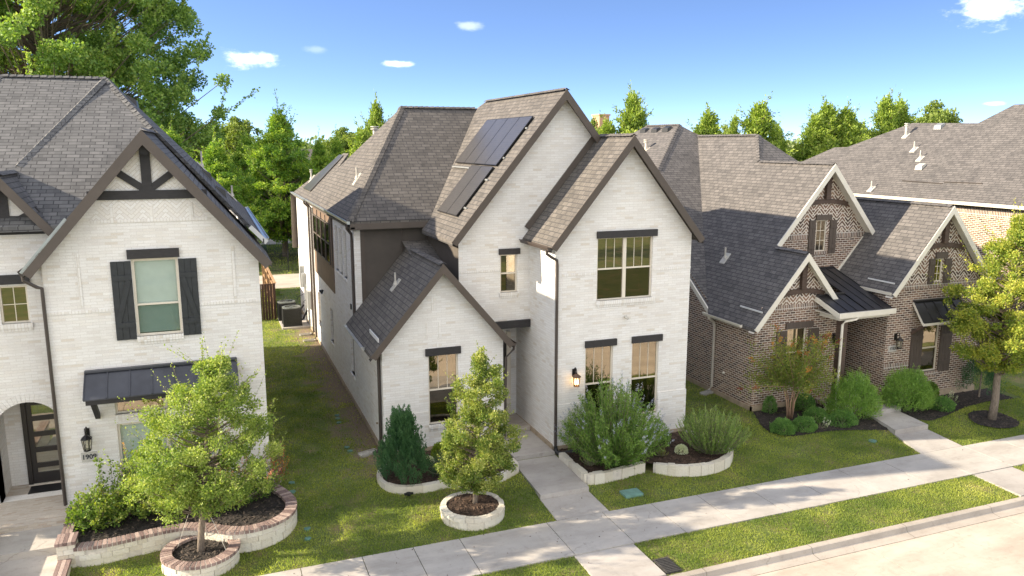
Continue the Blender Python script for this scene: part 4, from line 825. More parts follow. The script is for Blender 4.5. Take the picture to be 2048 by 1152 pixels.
FG = Frame((22.27, 20.75, 0)); Z = lambda x: x - 22.27; w = (Z(24.03), Z(24.84), .93, 2.71); w2 = (Z(24.28), Z(24.64), 4.27, 5.14)
wall(FG, [(0, 0), (4.58, 0), (4.58, 4.10), (4.42, 4.28), (Z(24.64), 4.28), (Z(24.28), 4.28), (.16, 4.28), (0, 4.10)], [w], B, 'brown_brick')
wall(FG, [(.16, 4.28), (4.42, 4.28), (2.29, 6.9)], [(w2[0], w2[1], 4.30, w2[3])], B, 'brown_herring', name='herringbone_panel'); fbox(FG, B, 'brick_course', 'brown_soldier', .05, 4.55, 4.08, 4.28, -.01, .012)
fbox(FG, B, 'brick_course', 'brown_soldier', 0, 1.2, 1.20, 1.40, -.01, .012)
window(FG, *w, B, blind=.5); window(FG, w2[0], w2[1], 4.30, w2[3], B, split=None, cols=2, rows=3, fw=.03, deep=.06); lintel(FG, B, Z(24.26), Z(24.82), 5.15, 5.37, 'brown_shutter')
sill(FG, B, Z(24.0), Z(24.88), .93, 'brown_soldier')
for a, b, c, d in ((23.45, 24.0, .88, 2.62), (24.88, 25.45, .88, 2.62), (23.98, 24.25, 4.22, 5.15), (24.72, 25.06, 4.22, 5.12)): shutter(FG, B, Z(a), Z(b), c, d, 'brown_shutter')
seam_roof(B, [(23.38, 20.72, 3.66), (25.60, 20.72, 3.66), (25.60, 20.12, 2.98), (23.28, 20.12, 2.98)], 5, 'metal_roof', name='awning', trim='cream_trim', trim_h=.09)
mb = MB(); mb.bar((23.45, 20.2, 2.86), (23.45, 20.74, 2.45), .09, .1); mb.bar((25.4, 20.2, 2.86), (25.4, 20.74, 2.45), .09, .1); mb.each('awning_bracket', 'stain_beam', B)
lantern(B, FG, 22.70 - 22.27, 2.30, s=1.15); fbox(FG, B, 'number_plaque', 'plaque', .14, .50, 1.85, 2.08, 0, .025); letters('1913', B, FG, .32, 1.965, .15)
# porch between the wings
wall(Frame((22.27, 24.2, 0), 'side'), [(0, 0), (3.45, 0), (3.45, 4.2), (0, 4.2)], [], B, 'brown_brick')
Fp = Frame((20.95, 24.1, 0)); wall(Fp, [(0, 0), (1.32, 0), (1.32, 4.3), (0, 4.3)], [], B, 'brown_brick'); fbox(Fp, B, 'door', 'stain_beam', .2, 1.12, .2, 2.4, 0, .06)
mb = MB(); mb.box(19.95, 22.27, 20.45, 24.1, -.1, .18); mb.build('porch_floor', 'brown_soldier', B)
sz = lambda y: 3.56 + .35 * (y - 20.45)
seam_roof(B, [(19.75, 21.58, sz(21.58)), (20.95, 21.58, sz(21.58)), (20.95, 20.45, sz(20.45)), (19.75, 20.45, sz(20.45))], 3, 'metal_roof', trim=None)
seam_roof(B, [(20.95, 23.37, sz(23.37)), (22.08, 23.37, sz(23.37)), (22.08, 20.45, sz(20.45)), (20.95, 20.45, sz(20.45))], 3, 'metal_roof', trim=None)
mb = MB(); mb.box(19.70, 22.22, 20.36, 20.44, 3.36, 3.535); mb.bar((19.72, 20.44, 3.45), (19.72, 21.58, 3.84), .05, .16); mb.box(19.95, 22.2, 20.62, 20.80, 3.22, 3.38); mb.box(19.95, 20.12, 20.8, 21.58, 3.22, 3.42); mb.each('fascia', 'cream_trim', B)
mb = MB(); mb.box(19.75, 22.27, 20.5, 24.1, 3.40, 3.42); mb.build('porch_ceiling', 'cream_trim', B)
mb = MB(); mb.box(20.06, 20.32, 20.60, 20.86, .25, 3.22); mb.build('porch_post', 'stain_beam', B); mb = MB(); mb.box(19.98, 20.40, 20.52, 20.94, .0, .26); mb.build('post_base', 'cream_trim', B)
downspout(B, [(20.55, 20.40, 3.36), (20.5, 20.42, 3.28), (20.10, 20.50, 3.22), (20.0, 20.52, 3.1), (19.99, 20.52, .3), (19.98, 20.44, .16)], 'cream_trim', .045)
lm = MB(); lm.tube([FE.p(3.45, 2.5, .1), FE.p(3.45, 2.1, .1)], [.10, .08], 8); lm.build('lantern', 'lamp_metal', B)
mb = MB(); mb.poly([(26.85, 20.75, 0), (26.85, 36, 0), (26.85, 36, 4.1), (26.85, 20.75, 4.1)]); mb.build('wall', 'brown_brick', B)
pipe_vent(B, (18.46, 25.17, 4.86), .42, .034, 'vent_white', tilt=(1.2, 0)); pipe_vent(B, (20.14, 34.2, 8.93), .45, .07, 'pipe_cream', tilt=(.71, 0), cap=True)
for q in ((21.42, 36.6, 9.86), (21.43, 35.5, 9.87), (21.46, 34.5, 9.90)): box_vent(B, q, .71, w=.55, l=.25)
hm = MB(); hm.tube([FEs.p(8.4 - 1.62, .95, 0), FEs.p(8.4 - 1.62, .95, .06)], .04, 8); hm.build('hose_tap', 'cream_trim', B)

# ================================================================ FAR RIGHT HOUSE
G = empty('brick_house', (34, 30, 0), label='large tan brick house with a broad shingled hip roof, behind at the right edge', cat='house')
zH = lambda x: 6.63 + .8 * (x - 32)
rs = MB()
rs.slab([(x, y, zH(x)) for x, y in ((32, 22.2), (37.63, 27.83), (37.63, 28.49), (36.52, 29.5), (36.65, 33.64), (35.0, 36.6), (34.96, 37.6), (32, 41.6))], .14)
rs.slab([(32, 22.2, 6.63), (43.3, 22.2, 6.63), (37.63, 27.83, 11.13)], .14); rs.slab([(43.3, 22.2, 6.63), (43.3, 36, 6.63), (37.63, 28.49, 11.12), (37.63, 27.83, 11.13)], .14)
roof = rs.build('roof', 'shingle_brown', G)
ridge_cap(roof, (37.6, 27.8, 11.13), (32, 22.2, 6.65), 'shingle_brown', .34)
wall(Frame((32.4, 41, 0), 'side'), [(0, 0), (18.4, 0), (18.4, 6.5), (0, 6.5)], [], G, 'brown_brick'); fbox(Frame((32.4, 41, 0), 'side'), G, 'brick_course', 'brown_soldier', 0, 18.4, 6.0, 6.4, -.01, .015)
wall(Frame((32.4, 22.6, 0)), [(0, 0), (10.5, 0), (10.5, 6.5), (0, 6.5)], [], G, 'brown_brick')
gutter(G, (32.02, 22.2, 6.62), (32.02, 41.5, 6.62), 'cream_trim', w=.14, h=.14)
mb = MB(); mb.box(32.02, 32.4, 22.4, 41.2, 6.44, 6.48); mb.build('soffit', 'dark_soffit', G)
pipe_vent(G, (35.75, 33.17, 9.66), .62, .07, tilt=(.8, 0), cap=True); pipe_vent(G, (34.83, 31.72, 8.92), .42, .035, tilt=(.8, 0)); pipe_vent(G, (34.27, 30.78, 8.47), .42, .035, tilt=(.8, 0)); pipe_vent(G, (32.28, 31.87, 6.9), .42, .035, tilt=(.8, 0))
mb = MB(); mb.bar((32.90, 30.5, 7.38), (32.86, 28.1, 7.34), .05, .03); mb.build('flashing_strip', 'dark_soffit', G); mb = MB(); mb.bar((32.95, 28.1, 7.42), (32.98, 26.1, 7.44), .05, .03); mb.build('flashing_strip', 'dark_soffit', G)
box_vent(G, (33.7, 30.2, 8.05), .8, 'vent_white', .42, .3); box_vent(G, (36.3, 31.58, 10.1), .8, 'grey_metal', .45, .3)

# ================================================================ PLANTS
def unit(a): return a / np.maximum(np.linalg.norm(a, axis=-1, keepdims=True), 1e-9)
def leafmesh(name, C, D, Ln, Wd, tint, mat, parent=None, **k):
    n = len(C); D = unit(D); S_ = unit(np.cross(D, rng.normal(size=(n, 3)))); Ln = np.broadcast_to(Ln, n)[:, None]; Wd = np.broadcast_to(Wd, n)[:, None]
    V = np.stack([C, C + D * Ln * .5 + S_ * Wd * .5, C + D * Ln, C + D * Ln * .5 - S_ * Wd * .5], 1).reshape(-1, 3).astype(np.float32)
    me = bpy.data.meshes.new(name); me.vertices.add(4 * n); me.vertices.foreach_set('co', V.ravel()); me.loops.add(4 * n); me.loops.foreach_set('vertex_index', np.arange(4 * n, dtype=np.int32))
    me.polygons.add(n); me.polygons.foreach_set('loop_start', np.arange(0, 4 * n, 4, dtype=np.int32)); me.polygons.foreach_set('loop_total', np.full(n, 4, np.int32))
    at = me.attributes.new('tint', 'FLOAT', 'POINT'); at.data.foreach_set('value', np.repeat(np.clip(tint, 0, 1), 4).astype(np.float32))
    me.materials.append(M[mat]); me.update(); o = bpy.data.objects.new(name, me); COL.objects.link(o)
    if parent is not None: attach(o, parent)
    setp(o, **k); return o
def copy_tree(root, loc, label, rz=0., sc=1., scz=None):
    r = root.copy(); COL.objects.link(r); r.location = loc; r.rotation_euler = (0, 0, rz); r.scale = (sc, sc, scz or sc); r['label'] = label
    for ch in list(root.children):
        c = ch.copy(); COL.objects.link(c); c.parent = r
        for g_ in list(ch.children): d = g_.copy(); COL.objects.link(d); d.parent = c
    return r
def tree(loc, label, prof, name='tree', cat='tree', group=None, n=70, leaves=9000, ll=.07, lw=.045, tr=.09, th=None, mat='leaf_oak', bark='bark', rc=.17, shoots=0, sl=.6, lean=(0, 0), up=.35, flat=.8, inner=.35, hz=None, droop=0., limb=True, sleaf=18):
    """prof = [(height, radius)...] outline of the crown; clumps hang on limbs between trunk and outline"""
    root = empty(name, loc, label=label, cat=cat, group=group); root['own_origin'] = 1
    hs = np.array([p[0] for p in prof]); rs_ = np.array([p[1] for p in prof]); Rm = rs_.max(); h0, h1 = hs[0], hs[-1]
    hh = np.linspace(h0, h1, 60); w_ = np.interp(hh, hs, rs_) + .12 * Rm; w_ /= w_.sum(); h = rng.choice(hh, n, p=w_) + rng.normal(0, .02 * (h1 - h0), n)
    a = rng.uniform(0, 2 * np.pi, n); R_ = np.interp(h, hs, rs_) * (1 + rng.normal(0, .10, n)); rho = R_ * np.sqrt(rng.uniform(inner ** 2, 1, n))
    rad = rc * Rm * rng.uniform(.65, 1.35, n); rho = np.maximum(rho - rad * .6, 0)
    ax = lambda z: (lean[0] * z, lean[1] * z)
    cx = rho * np.cos(a) + lean[0] * h; cy = rho * np.sin(a) + lean[1] * h; cc = np.stack([cx, cy, h - droop * rho], 1)
    per = (rad ** 2) / (rad ** 2).sum() * leaves; per = np.maximum(per.astype(int), 4); idx = np.repeat(np.arange(n), per)
    off = rng.normal(size=(len(idx), 3)); off = unit(off) * (rng.uniform(0, 1, (len(idx), 1)) ** .45); off[:, 2] *= flat
    P_ = cc[idx] + off * rad[idx][:, None]; D = off * .7 + rng.normal(size=off.shape) * .6 + np.array([0, 0, up - droop]); ct = rng.normal(0, .12, n)
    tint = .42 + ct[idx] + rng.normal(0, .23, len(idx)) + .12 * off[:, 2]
    Cs, Ds, Ts = [P_], [D], [tint]; tb = MB()
    ht = th or h1 * .86
    tk = [(ax(z)[0] + (rng.normal(0, .006 * Rm) if 0 < i < 7 else 0), ax(z)[1] + (rng.normal(0, .006 * Rm) if 0 < i < 7 else 0), z) for i, z in enumerate(np.linspace(-.12, ht, 9))]
    tb.tube(tk, [tr * 1.25, tr] + [tr * (1 - .87 * (i / 7) ** 1.1) for i in range(1, 8)], 10)
    if limb:
        for i in range(n):
            z0 = max(h0 * .75, cc[i, 2] - rho[i] * (.55 + droop)); z0 = min(z0, ht * .95); p0 = Vector((*ax(z0), z0)); p1 = Vector(cc[i]); mid = p0.lerp(p1, .5) + Vector((0, 0, -.06 * rho[i])); r0 = tr * .42 * (1 - .6 * z0 / h1) * (.5 + .5 * rad[i] / rad.max())
            tb.tube([p0, mid, p1], [r0, r0 * .6, r0 * .25], 5, cap=False)
    for i in range(shoots):
        j = rng.integers(n); d = np.array([cc[j, 0] - ax(h[j])[0], cc[j, 1] - ax(h[j])[1], 0]); d = d / (np.linalg.norm(d) + 1e-6) * rng.uniform(.2, 1.) + np.array([0, 0, rng.uniform(.25, 1.3)]) + rng.normal(0, .2, 3); d = d / np.linalg.norm(d)
        L_ = sl * rng.uniform(.5, 1.15); q0 = cc[j] + d * rad[j] * .5; tt = np.linspace(0, 1, sleaf)[:, None]; q = q0 + d * L_ * tt + np.array([0, 0, 1.]) * .12 * L_ * tt ** 2 + rng.normal(0, ll * .35, (sleaf, 3))
        Cs.append(q); Ds.append(d + rng.normal(0, .7, (sleaf, 3))); Ts.append(.62 + rng.normal(0, .15, sleaf)); tb.tube([q0, q0 + d * L_ * .95 + np.array([0, 0, .1 * L_])], [ll * .09, ll * .04], 3, cap=False)
    C_ = np.concatenate(Cs); D_2 = np.concatenate(Ds); T_ = np.concatenate(Ts); q = rng.uniform(.7, 1.25, len(C_))
    tk_o = tb.build('trunk', bark, None, smooth=True); tk_o.parent = root
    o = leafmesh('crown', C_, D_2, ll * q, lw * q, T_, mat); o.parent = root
    return root
def spikes(loc, label, name, cat, H_, Rr, n, mat, ll, lw, per=60, spread=.9, up=.5, thick=.03, prof=None, group=None, flower=None, nf=0, tip=None, ell=None, droop=0., base=.12):
    """bush of many stems from one base: leaves set along each stem"""
    root = empty(name, loc, label=label, cat=cat, group=group); root['own_origin'] = 1
    a = rng.uniform(0, 2 * np.pi, n); s_ = np.sqrt(rng.uniform(0, 1, n)) * spread; L_ = rng.uniform(.72, 1.06, n)
    if prof: tz = np.array([np.interp(q, *zip(*prof)) for q in s_])
    else: tz = np.sqrt(np.maximum(1 - (s_ * .85) ** 2, .08))
    tipx = np.stack([np.cos(a) * s_ * Rr, np.sin(a) * s_ * Rr, tz * H_ * L_], 1); b0 = np.stack([np.cos(a) * s_ * Rr * base, np.sin(a) * s_ * Rr * base, np.zeros(n)], 1)
    Cs, Ds, Ts = [], [], []; tb = MB()
    for i in range(n):
        t = np.linspace(.12, 1, per) ** .8; t = t[:, None]; c1 = b0[i] * .3 + tipx[i] * .7 * np.array([1, 1, .55])
        q = (1 - t) ** 2 * b0[i] + 2 * t * (1 - t) * c1 + t ** 2 * tipx[i] - np.array([0, 0, droop]) * t ** 3; dq = 2 * (1 - t) * (c1 - b0[i]) + 2 * t * (tipx[i] - c1); dq = unit(dq)
        wd = thick * (1.25 - t * .9); q = q + rng.normal(size=(per, 3)) * wd
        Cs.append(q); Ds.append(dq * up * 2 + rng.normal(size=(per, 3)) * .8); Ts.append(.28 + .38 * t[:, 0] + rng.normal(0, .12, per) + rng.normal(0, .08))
        tb.tube([b0[i], c1 * .5 + b0[i] * .25 + tipx[i] * .25, tipx[i]], [.011, .007, .002], 4, cap=False)
    s1 = tb.build('stems', 'bark', None); s1.parent = root
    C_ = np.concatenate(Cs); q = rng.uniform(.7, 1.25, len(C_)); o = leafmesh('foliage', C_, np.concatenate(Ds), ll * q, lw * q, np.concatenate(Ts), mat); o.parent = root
    if flower:
        j = rng.choice(n, nf, replace=nf > n); Fc, Fd_ = [], []
        for k in j:
            d = unit(tipx[k] - c1 * 0 + np.array([0, 0, .5])); m_ = 26; t = rng.uniform(-.02, .21, m_)[:, None]; Fc.append(tipx[k] + d * t + rng.normal(size=(m_, 3)) * .014); Fd_.append(rng.normal(size=(m_, 3)) + d)
        o = leafmesh('blossoms', np.concatenate(Fc), np.concatenate(Fd_), .03, .02, rng.uniform(0, 1, len(j) * 26), flower); o.parent = root
    return root
def ball(loc, label, name, cat, rx, ry, rz, n, mat, ll, lw, group=None, rough=.08, spiky=0., lump=0., stray=0):
    """clipped shrub: leaves in a shell round an uneven body"""
    root = empty(name, loc, label=label, cat=cat, group=group); root['own_origin'] = 1
    d = unit(rng.normal(size=(n, 3))); d[:, 2] = np.abs(d[:, 2]) * 1.15 - .18; d = unit(d); nn = np.zeros(n)
    for k in range(7): v = unit(rng.normal(size=3)); nn += np.sin((d @ v) * rng.uniform(4, 11) + rng.uniform(0, 6)) / 7
    r = (1 + lump * nn) * (1 - np.abs(rng.normal(0, rough, n)) * 1.6); C_ = d * r[:, None] * np.array([rx, ry, rz]) + np.array([0, 0, rz * .22 + .02])
    D_ = d * .8 + rng.normal(size=(n, 3)) * .6 + np.array([0, 0, .5 + spiky]); T_ = .42 + .25 * nn + rng.normal(0, .16, n)
    if stray:
        j = rng.choice(n, stray); k = 14; dd = unit(d[j] * .7 + np.array([0, 0, .8]) + rng.normal(0, .25, (stray, 3))); t = np.tile(np.linspace(0, 1, k), stray)[:, None]; L_ = np.repeat(rng.uniform(.10, .26, stray), k)[:, None] * rz
        C_ = np.concatenate([C_, np.repeat(C_[j], k, 0) + np.repeat(dd, k, 0) * t * L_ + rng.normal(0, .008, (stray * k, 3))]); D_ = np.concatenate([D_, np.repeat(dd, k, 0) + rng.normal(0, .5, (stray * k, 3))]); T_ = np.concatenate([T_, .55 + .2 * t[:, 0]])
    o = leafmesh('foliage', C_, D_, ll * rng.uniform(.7, 1.3, len(C_)), lw, T_, mat); o.parent = root
    tb = MB()
    for k in range(7): t = rng.uniform(0, 6.28); tb.tube([(0, 0, -.05), (math.cos(t) * rx * .35, math.sin(t) * ry * .35, rz * .5), (math.cos(t) * rx * .6, math.sin(t) * ry * .6, rz * .9)], [.015, .01, .004], 5)
    s1 = tb.build('stems', 'bark', None); s1.parent = root; return root
def flames(loc, label, name, cat, H_, Rr, n, mat, per=90, ll=.05, lw=.016, group=None, fl=.45, fr=.075):
    """upright juniper: many pointed plumes leaning slightly outwards"""
    root = empty(name, loc, label=label, cat=cat, group=group); root['own_origin'] = 1; Cs, Ds, Ts = [], [], []
    for i in range(n):
        u = rng.uniform(0, 1) ** .75; a = rng.uniform(0, 6.283); s_ = rng.uniform(.3, 1) ** .5 if i > 4 else .05
        zb = u * (H_ - fl * .9); rr = Rr * (1 - (zb / H_) ** 1.0) * s_ * (1.12 if zb < H_ * .5 else 1.); c = np.array([math.cos(a) * rr, math.sin(a) * rr, zb]); d = unit(np.array([math.cos(a) * .22, math.sin(a) * .22, 1.]) + rng.normal(0, .07, 3)); f = fl * rng.uniform(.7, 1.25)
        t = rng.uniform(0, 1, per)[:, None]; w_ = fr * np.sin(np.clip(t * .9 + .12, 0, 1) * math.pi) ** .8; o_ = unit(rng.normal(size=(per, 3)) * np.array([1, 1, .15])) * w_
        Cs.append(c + d * f * t + o_); Ds.append(d * 1.3 + o_ * 9 + rng.normal(size=(per, 3)) * .25); Ts.append(.3 + .4 * t[:, 0] + rng.normal(0, .12, per))
    C_ = np.concatenate(Cs); o = leafmesh('foliage', C_, np.concatenate(Ds), ll * rng.uniform(.7, 1.3, len(C_)), lw, np.concatenate(Ts), mat); o.parent = root
    tb = MB(); tb.tube([(0, 0, -.05), (0, 0, H_ * .5), (0, 0, H_ * .9)], [.04, .025, .008], 6); s1 = tb.build('trunk', 'bark', None); s1.parent = root; return root

# --- trees in the front yards
def ring_wall(c, r, z0, z1, th, stones, cap, nm, label, lean_cap=False):
    root = empty(nm, (c[0], c[1], z0), label=label, cat='planter'); arc_wall(root, [(c[0] + r * math.cos(t), c[1] + r * math.sin(t)) for t in [2 * math.pi * i / 48 for i in range(49)]], z0, z1, th, stones, cap); return root
def arc_wall(root, path, z0, z1, th, stones, cap, sl=.33, rows=2, rim=None):
    """wall of separate rough blocks along a path, with or without a course of bricks on edge on top"""
    P2 = [Vector(p) for p in path]; seg = [(P2[i + 1] - P2[i]).length for i in range(len(P2) - 1)]; T = sum(seg)
    def at(s_):
        s_ = min(max(s_, 0), T - 1e-5); i = 0
        while s_ > seg[i]: s_ -= seg[i]; i += 1
        p = P2[i].lerp(P2[i + 1], s_ / seg[i]); j = min(i + 1, len(seg) - 1) if s_ > seg[i] * .5 else max(i - 1, 0)
        d = (P2[i + 1] - P2[i]).normalized(); d2 = (P2[j + 1] - P2[j]).normalized(); w_ = abs(s_ / seg[i] - .5); d = d.lerp(d2, w_ if d.dot(d2) > .3 else 0).normalized(); return p, Vector((-d.y, d.x))
    core = MB(); N = max(2, int(T / .09)); zt = z1 - (.075 if cap else .012)
    for i in range(N):
        (p, n_), (q, m_) = at(T * i / N), at(T * (i + 1) / N); h = th / 2 - .012
        core.hexa([(p.x - n_.x * h, p.y - n_.y * h, z0 - .15), (q.x - m_.x * h, q.y - m_.y * h, z0 - .15), (q.x + m_.x * h, q.y + m_.y * h, z0 - .15), (p.x + n_.x * h, p.y + n_.y * h, z0 - .15),
                   (p.x - n_.x * h, p.y - n_.y * h, zt - .01), (q.x - m_.x * h, q.y - m_.y * h, zt - .01), (q.x + m_.x * h, q.y + m_.y * h, zt - .01), (p.x + n_.x * h, p.y + n_.y * h, zt - .01)])
    core.build('mortar_core', 'mortar', root)
    st = MB()
    for k in range(rows):
        za = z0 - .1 if k == 0 else z0 + (zt - z0) * k / rows; zb = z0 + (zt - z0) * (k + 1) / rows; s_ = rng.uniform(0, .2)
        while s_ < T:
            l = sl * rng.uniform(.6, 1.35); e = min(s_ + l, T); tn = rng.uniform(0, 1); jit = rng.uniform(-.008, .012); zj = zb + rng.uniform(-.012, .014) * (k == rows - 1); jit *= 1.6; tn = .35 + .5 * tn; m = max(1, int((e - s_) / .1))
            for i in range(m):
                a_ = s_ + (e - s_) * i / m + (.006 if i == 0 else 0); b_ = s_ + (e - s_) * (i + 1) / m - (.006 if i == m - 1 else 0); (p, n_), (q, m_) = at(a_), at(b_); h = th / 2 + jit
                st.hexa([(p.x - n_.x * h, p.y - n_.y * h, za + .005), (q.x - m_.x * h, q.y - m_.y * h, za + .005), (q.x + m_.x * h, q.y + m_.y * h, za + .005), (p.x + n_.x * h, p.y + n_.y * h, za + .005),
                         (p.x - n_.x * h, p.y - n_.y * h, zj), (q.x - m_.x * h, q.y - m_.y * h, zj), (q.x + m_.x * h, q.y + m_.y * h, zj), (p.x + n_.x * h, p.y + n_.y * h, zj)], tint=tn)
            s_ = e
    st.build('stone_blocks', stones, root)
    if cap:
        cp = MB(); N = int(T / .095); h = th / 2 + .03; w_ = T / N; mo = MB()
        for i in range(N):
            (p, n_), (q, m_) = at(w_ * i), at(w_ * (i + 1)); hh_ = h - .01
            mo.hexa([(p.x - n_.x * hh_, p.y - n_.y * hh_, zt + .002), (q.x - m_.x * hh_, q.y - m_.y * hh_, zt + .002), (q.x + m_.x * hh_, q.y + m_.y * hh_, zt + .002), (p.x + n_.x * hh_, p.y + n_.y * hh_, zt + .002),
                     (p.x - n_.x * hh_, p.y - n_.y * hh_, z1 - .010), (q.x - m_.x * hh_, q.y - m_.y * hh_, z1 - .010), (q.x + m_.x * hh_, q.y + m_.y * hh_, z1 - .010), (p.x + n_.x * hh_, p.y + n_.y * hh_, z1 - .010)])
            (p, n_), (q, m_) = at(w_ * (i + .10)), at(w_ * (i + .90)); zj = z1 + rng.uniform(-.004, .004)
            cp.hexa([(p.x - n_.x * h, p.y - n_.y * h, zt), (q.x - m_.x * h, q.y - m_.y * h, zt), (q.x + m_.x * h, q.y + m_.y * h, zt), (p.x + n_.x * h, p.y + n_.y * h, zt),
                     (p.x - n_.x * h, p.y - n_.y * h, zj), (q.x - m_.x * h, q.y - m_.y * h, zj), (q.x + m_.x * h, q.y + m_.y * h, zj), (p.x + n_.x * h, p.y + n_.y * h, zj)], tint=rng.uniform(0, 1))
        cp.build('brick_coping', 'cap_brick', root); mo.build('coping_mortar', 'mortar', root)
def inside(poly, X, Y_):
    r = np.zeros(len(X), bool); n = len(poly)
    for i in range(n):
        x1, y1 = poly[i]; x2, y2 = poly[(i + 1) % n]; c = ((y1 > Y_) != (y2 > Y_)) & (X < (x2 - x1) * (Y_ - y1) / (y2 - y1 + 1e-12) + x1); r ^= c
    return r
def mulch_bed(poly, z, mat, label, dens=260, amp=.02, nm='mulch'):
    xs_, ys_ = zip(*poly); A = (max(xs_) - min(xs_)) * (max(ys_) - min(ys_)); mb = MB(); loops = [[Vector((a, b, 0)) for a, b in poly]]; zf = z if callable(z) else (lambda x, y: z)
    for t in tessellate_polygon(loops): mb.poly([(loops[0][i].x, loops[0][i].y, zf(loops[0][i].x, loops[0][i].y)) for i in t])
    n = int(A * dens); X = rng.uniform(min(xs_), max(xs_), n); Y_ = rng.uniform(min(ys_), max(ys_), n); k = inside(poly, X, Y_); X, Y_ = X[k], Y_[k]
    for x, y in zip(X, Y_):
        a = rng.uniform(0, 3.14); l = rng.uniform(.02, .055); w_ = rng.uniform(.008, .02); dx, dy = math.cos(a) * l, math.sin(a) * l; zz = zf(x, y) + rng.uniform(0, amp); t = rng.uniform(-.012, .016)
        mb.add([(x - dx - dy * w_ / l, y - dy + dx * w_ / l, zz), (x - dx + dy * w_ / l, y - dy - dx * w_ / l, zz + .004), (x + dx + dy * w_ / l, y + dy - dx * w_ / l, zz + t + .006), (x + dx - dy * w_ / l, y + dy + dx * w_ / l, zz + t)], [(0, 1, 2, 3)], 0, rng.uniform(0, 1))
    return mb.build(nm, mat, None, kind='stuff', label=label)
oval = lambda cx, cy, rx, ry=None, n=28: [(cx + rx * math.cos(2 * math.pi * i / n), cy + (ry or rx) * math.sin(2 * math.pi * i / n)) for i in range(n)]

ring_wall((-.70, 18.22), .74, -.27, .05, .19, 'limestone', True, 'tree_ring', 'round limestone ring with brick coping around the leftmost young tree')
mulch_bed(oval(-.70, 18.22, .66), -.03, 'mulch_black', 'dark wood mulch inside the brick-capped tree ring')
ring_wall((5.88, 18.22), .76, -.24, .0, .15, 'limestone', False, 'tree_ring', 'round ring of white limestone blocks around the slim tree beside the walk')
mulch_bed(oval(5.88, 18.22, .70), -.03, 'mulch_brown', 'brown wood mulch inside the white limestone tree ring')
def smooth(pts, k=2, closed=False):
    for _ in range(k):
        o = [pts[0]]
        for a, b in zip(pts[:-1], pts[1:]): o += [(a[0] * .75 + b[0] * .25, a[1] * .75 + b[1] * .25), (a[0] * .25 + b[0] * .75, a[1] * .25 + b[1] * .75)]
        pts = o + [pts[-1]]
    return pts
lp = smooth([(-3.35, 18.92), (-2.9, 18.85), (-2.3, 18.92), (-1.6, 19.08), (-.95, 19.1), (-.45, 18.8), (.1, 18.38), (.75, 18.42), (1.3, 18.8), (1.48, 19.4), (1.38, 20.0), (1.12, 20.6)])
r = empty('planter_wall', (-1, 19, -.15), label='curving limestone planter wall with brick coping below the white house at the left', cat='planter'); arc_wall(r, lp, -.20, .26, .22, 'limestone', True, rows=3)
mulch_bed(lp + [(1.12, 21.45), (-3.75, 21.45), (-3.75, 19.3), (-3.35, 19.1)], .15, 'mulch_black', 'dark mulch in the brick-capped bed below the left house', dens=200)
def pier(x0, x1, y0, y1, z0, z1, label):
    root = empty('brick_pier', ((x0 + x1) / 2, (y0 + y1) / 2, z0), label=label, cat='pier'); st = MB(); k = 0; z = z0
    while z < z1 - .1:
        h = min(.12, z1 - .08 - z)
        for i in range(2):
            xm = x0 + (x1 - x0) * (.35 if k % 2 else .62); a, b = ((x0, xm - .004) if i == 0 else (xm + .004, x1)); st.box(a, b, y0, y1, z, z + h - .008, tint=rng.uniform(0, 1))
        z += h; k += 1
    st.build('stone_blocks', 'limestone', root); m = MB(); m.box(x0 + .012, x1 - .012, y0 + .012, y1 - .012, z0, z1 - .012); m.build('mortar_core', 'mortar', root)
    cp = MB(); n_ = max(2, round((x1 - x0 + .06) / .095)); w_ = (x1 - x0 + .06) / n_
    for i in range(n_): cp.box(x0 - .03 + i * w_ + .005, x0 - .03 + (i + 1) * w_ - .005, y0 - .03, y1 + .03, z1 - .075, z1, tint=rng.uniform(0, 1))
    cp.build('brick_coping', 'cap_brick', root)
pier(-3.70, -3.33, 18.82, 19.26, -.25, .42, 'square stone pier with brick cap at the end of the planter wall')
pier(-3.68, -3.50, 19.30, 20.0, -.1, .33, 'low brick-capped stub wall behind the square pier, beside the left walk'); pier(-3.66, -3.45, 17.5, 18.80, -.36, .02, 'low brick-capped edging wall in front of the square pier'); pier(-5.5, -5.3, 18.6, 20.6, -.2, .42, 'brick-capped wall at the far side of the left walk')
tree((-.70, 18.22, -.02), 'young tree with light green leaves in the brick-capped ring, in front of the left house', [(1.15, .9), (1.5, 1.5), (2.2, 1.68), (3.0, 1.52), (3.6, 1.15), (4.1, .7), (4.5, .3)], n=230, leaves=52000, ll=.056, lw=.036, tr=.075, th=4.2, mat='leaf_oak', shoots=170, sl=.72, rc=.115, lean=(.11, 0), inner=.15)
for k, (x, y) in enumerate(((-1.2, 18.5), (-.15, 17.9), (-.55, 18.75))):
    m = MB(); m.tube([(x, y, .02), (-.68 + (x + .7) * .12, 18.22, 1.35)], .006, 5); m.build('guy_rope', 'vent_white', None, label=['thin pale rope from tree ring to trunk, on the left of the trunk', 'thin pale rope from tree ring to trunk, on the right of the trunk', 'thin pale rope behind the trunk in the brick-capped ring'][k], cat='rope', group='ropes staking the young tree')
tree((5.97, 18.3, -.05), 'slim young tree with dense light green leaves in the white stone ring by the walk', [(.48, .5), (.75, .95), (1.3, 1.12), (2.0, 1.08), (2.7, .90), (3.3, .62), (3.8, .32), (4.1, .06)], n=200, leaves=48000, ll=.052, lw=.034, tr=.06, th=3.8, mat='leaf_live', shoots=80, sl=.40, rc=.145, lean=(.055, 0), inner=.2)
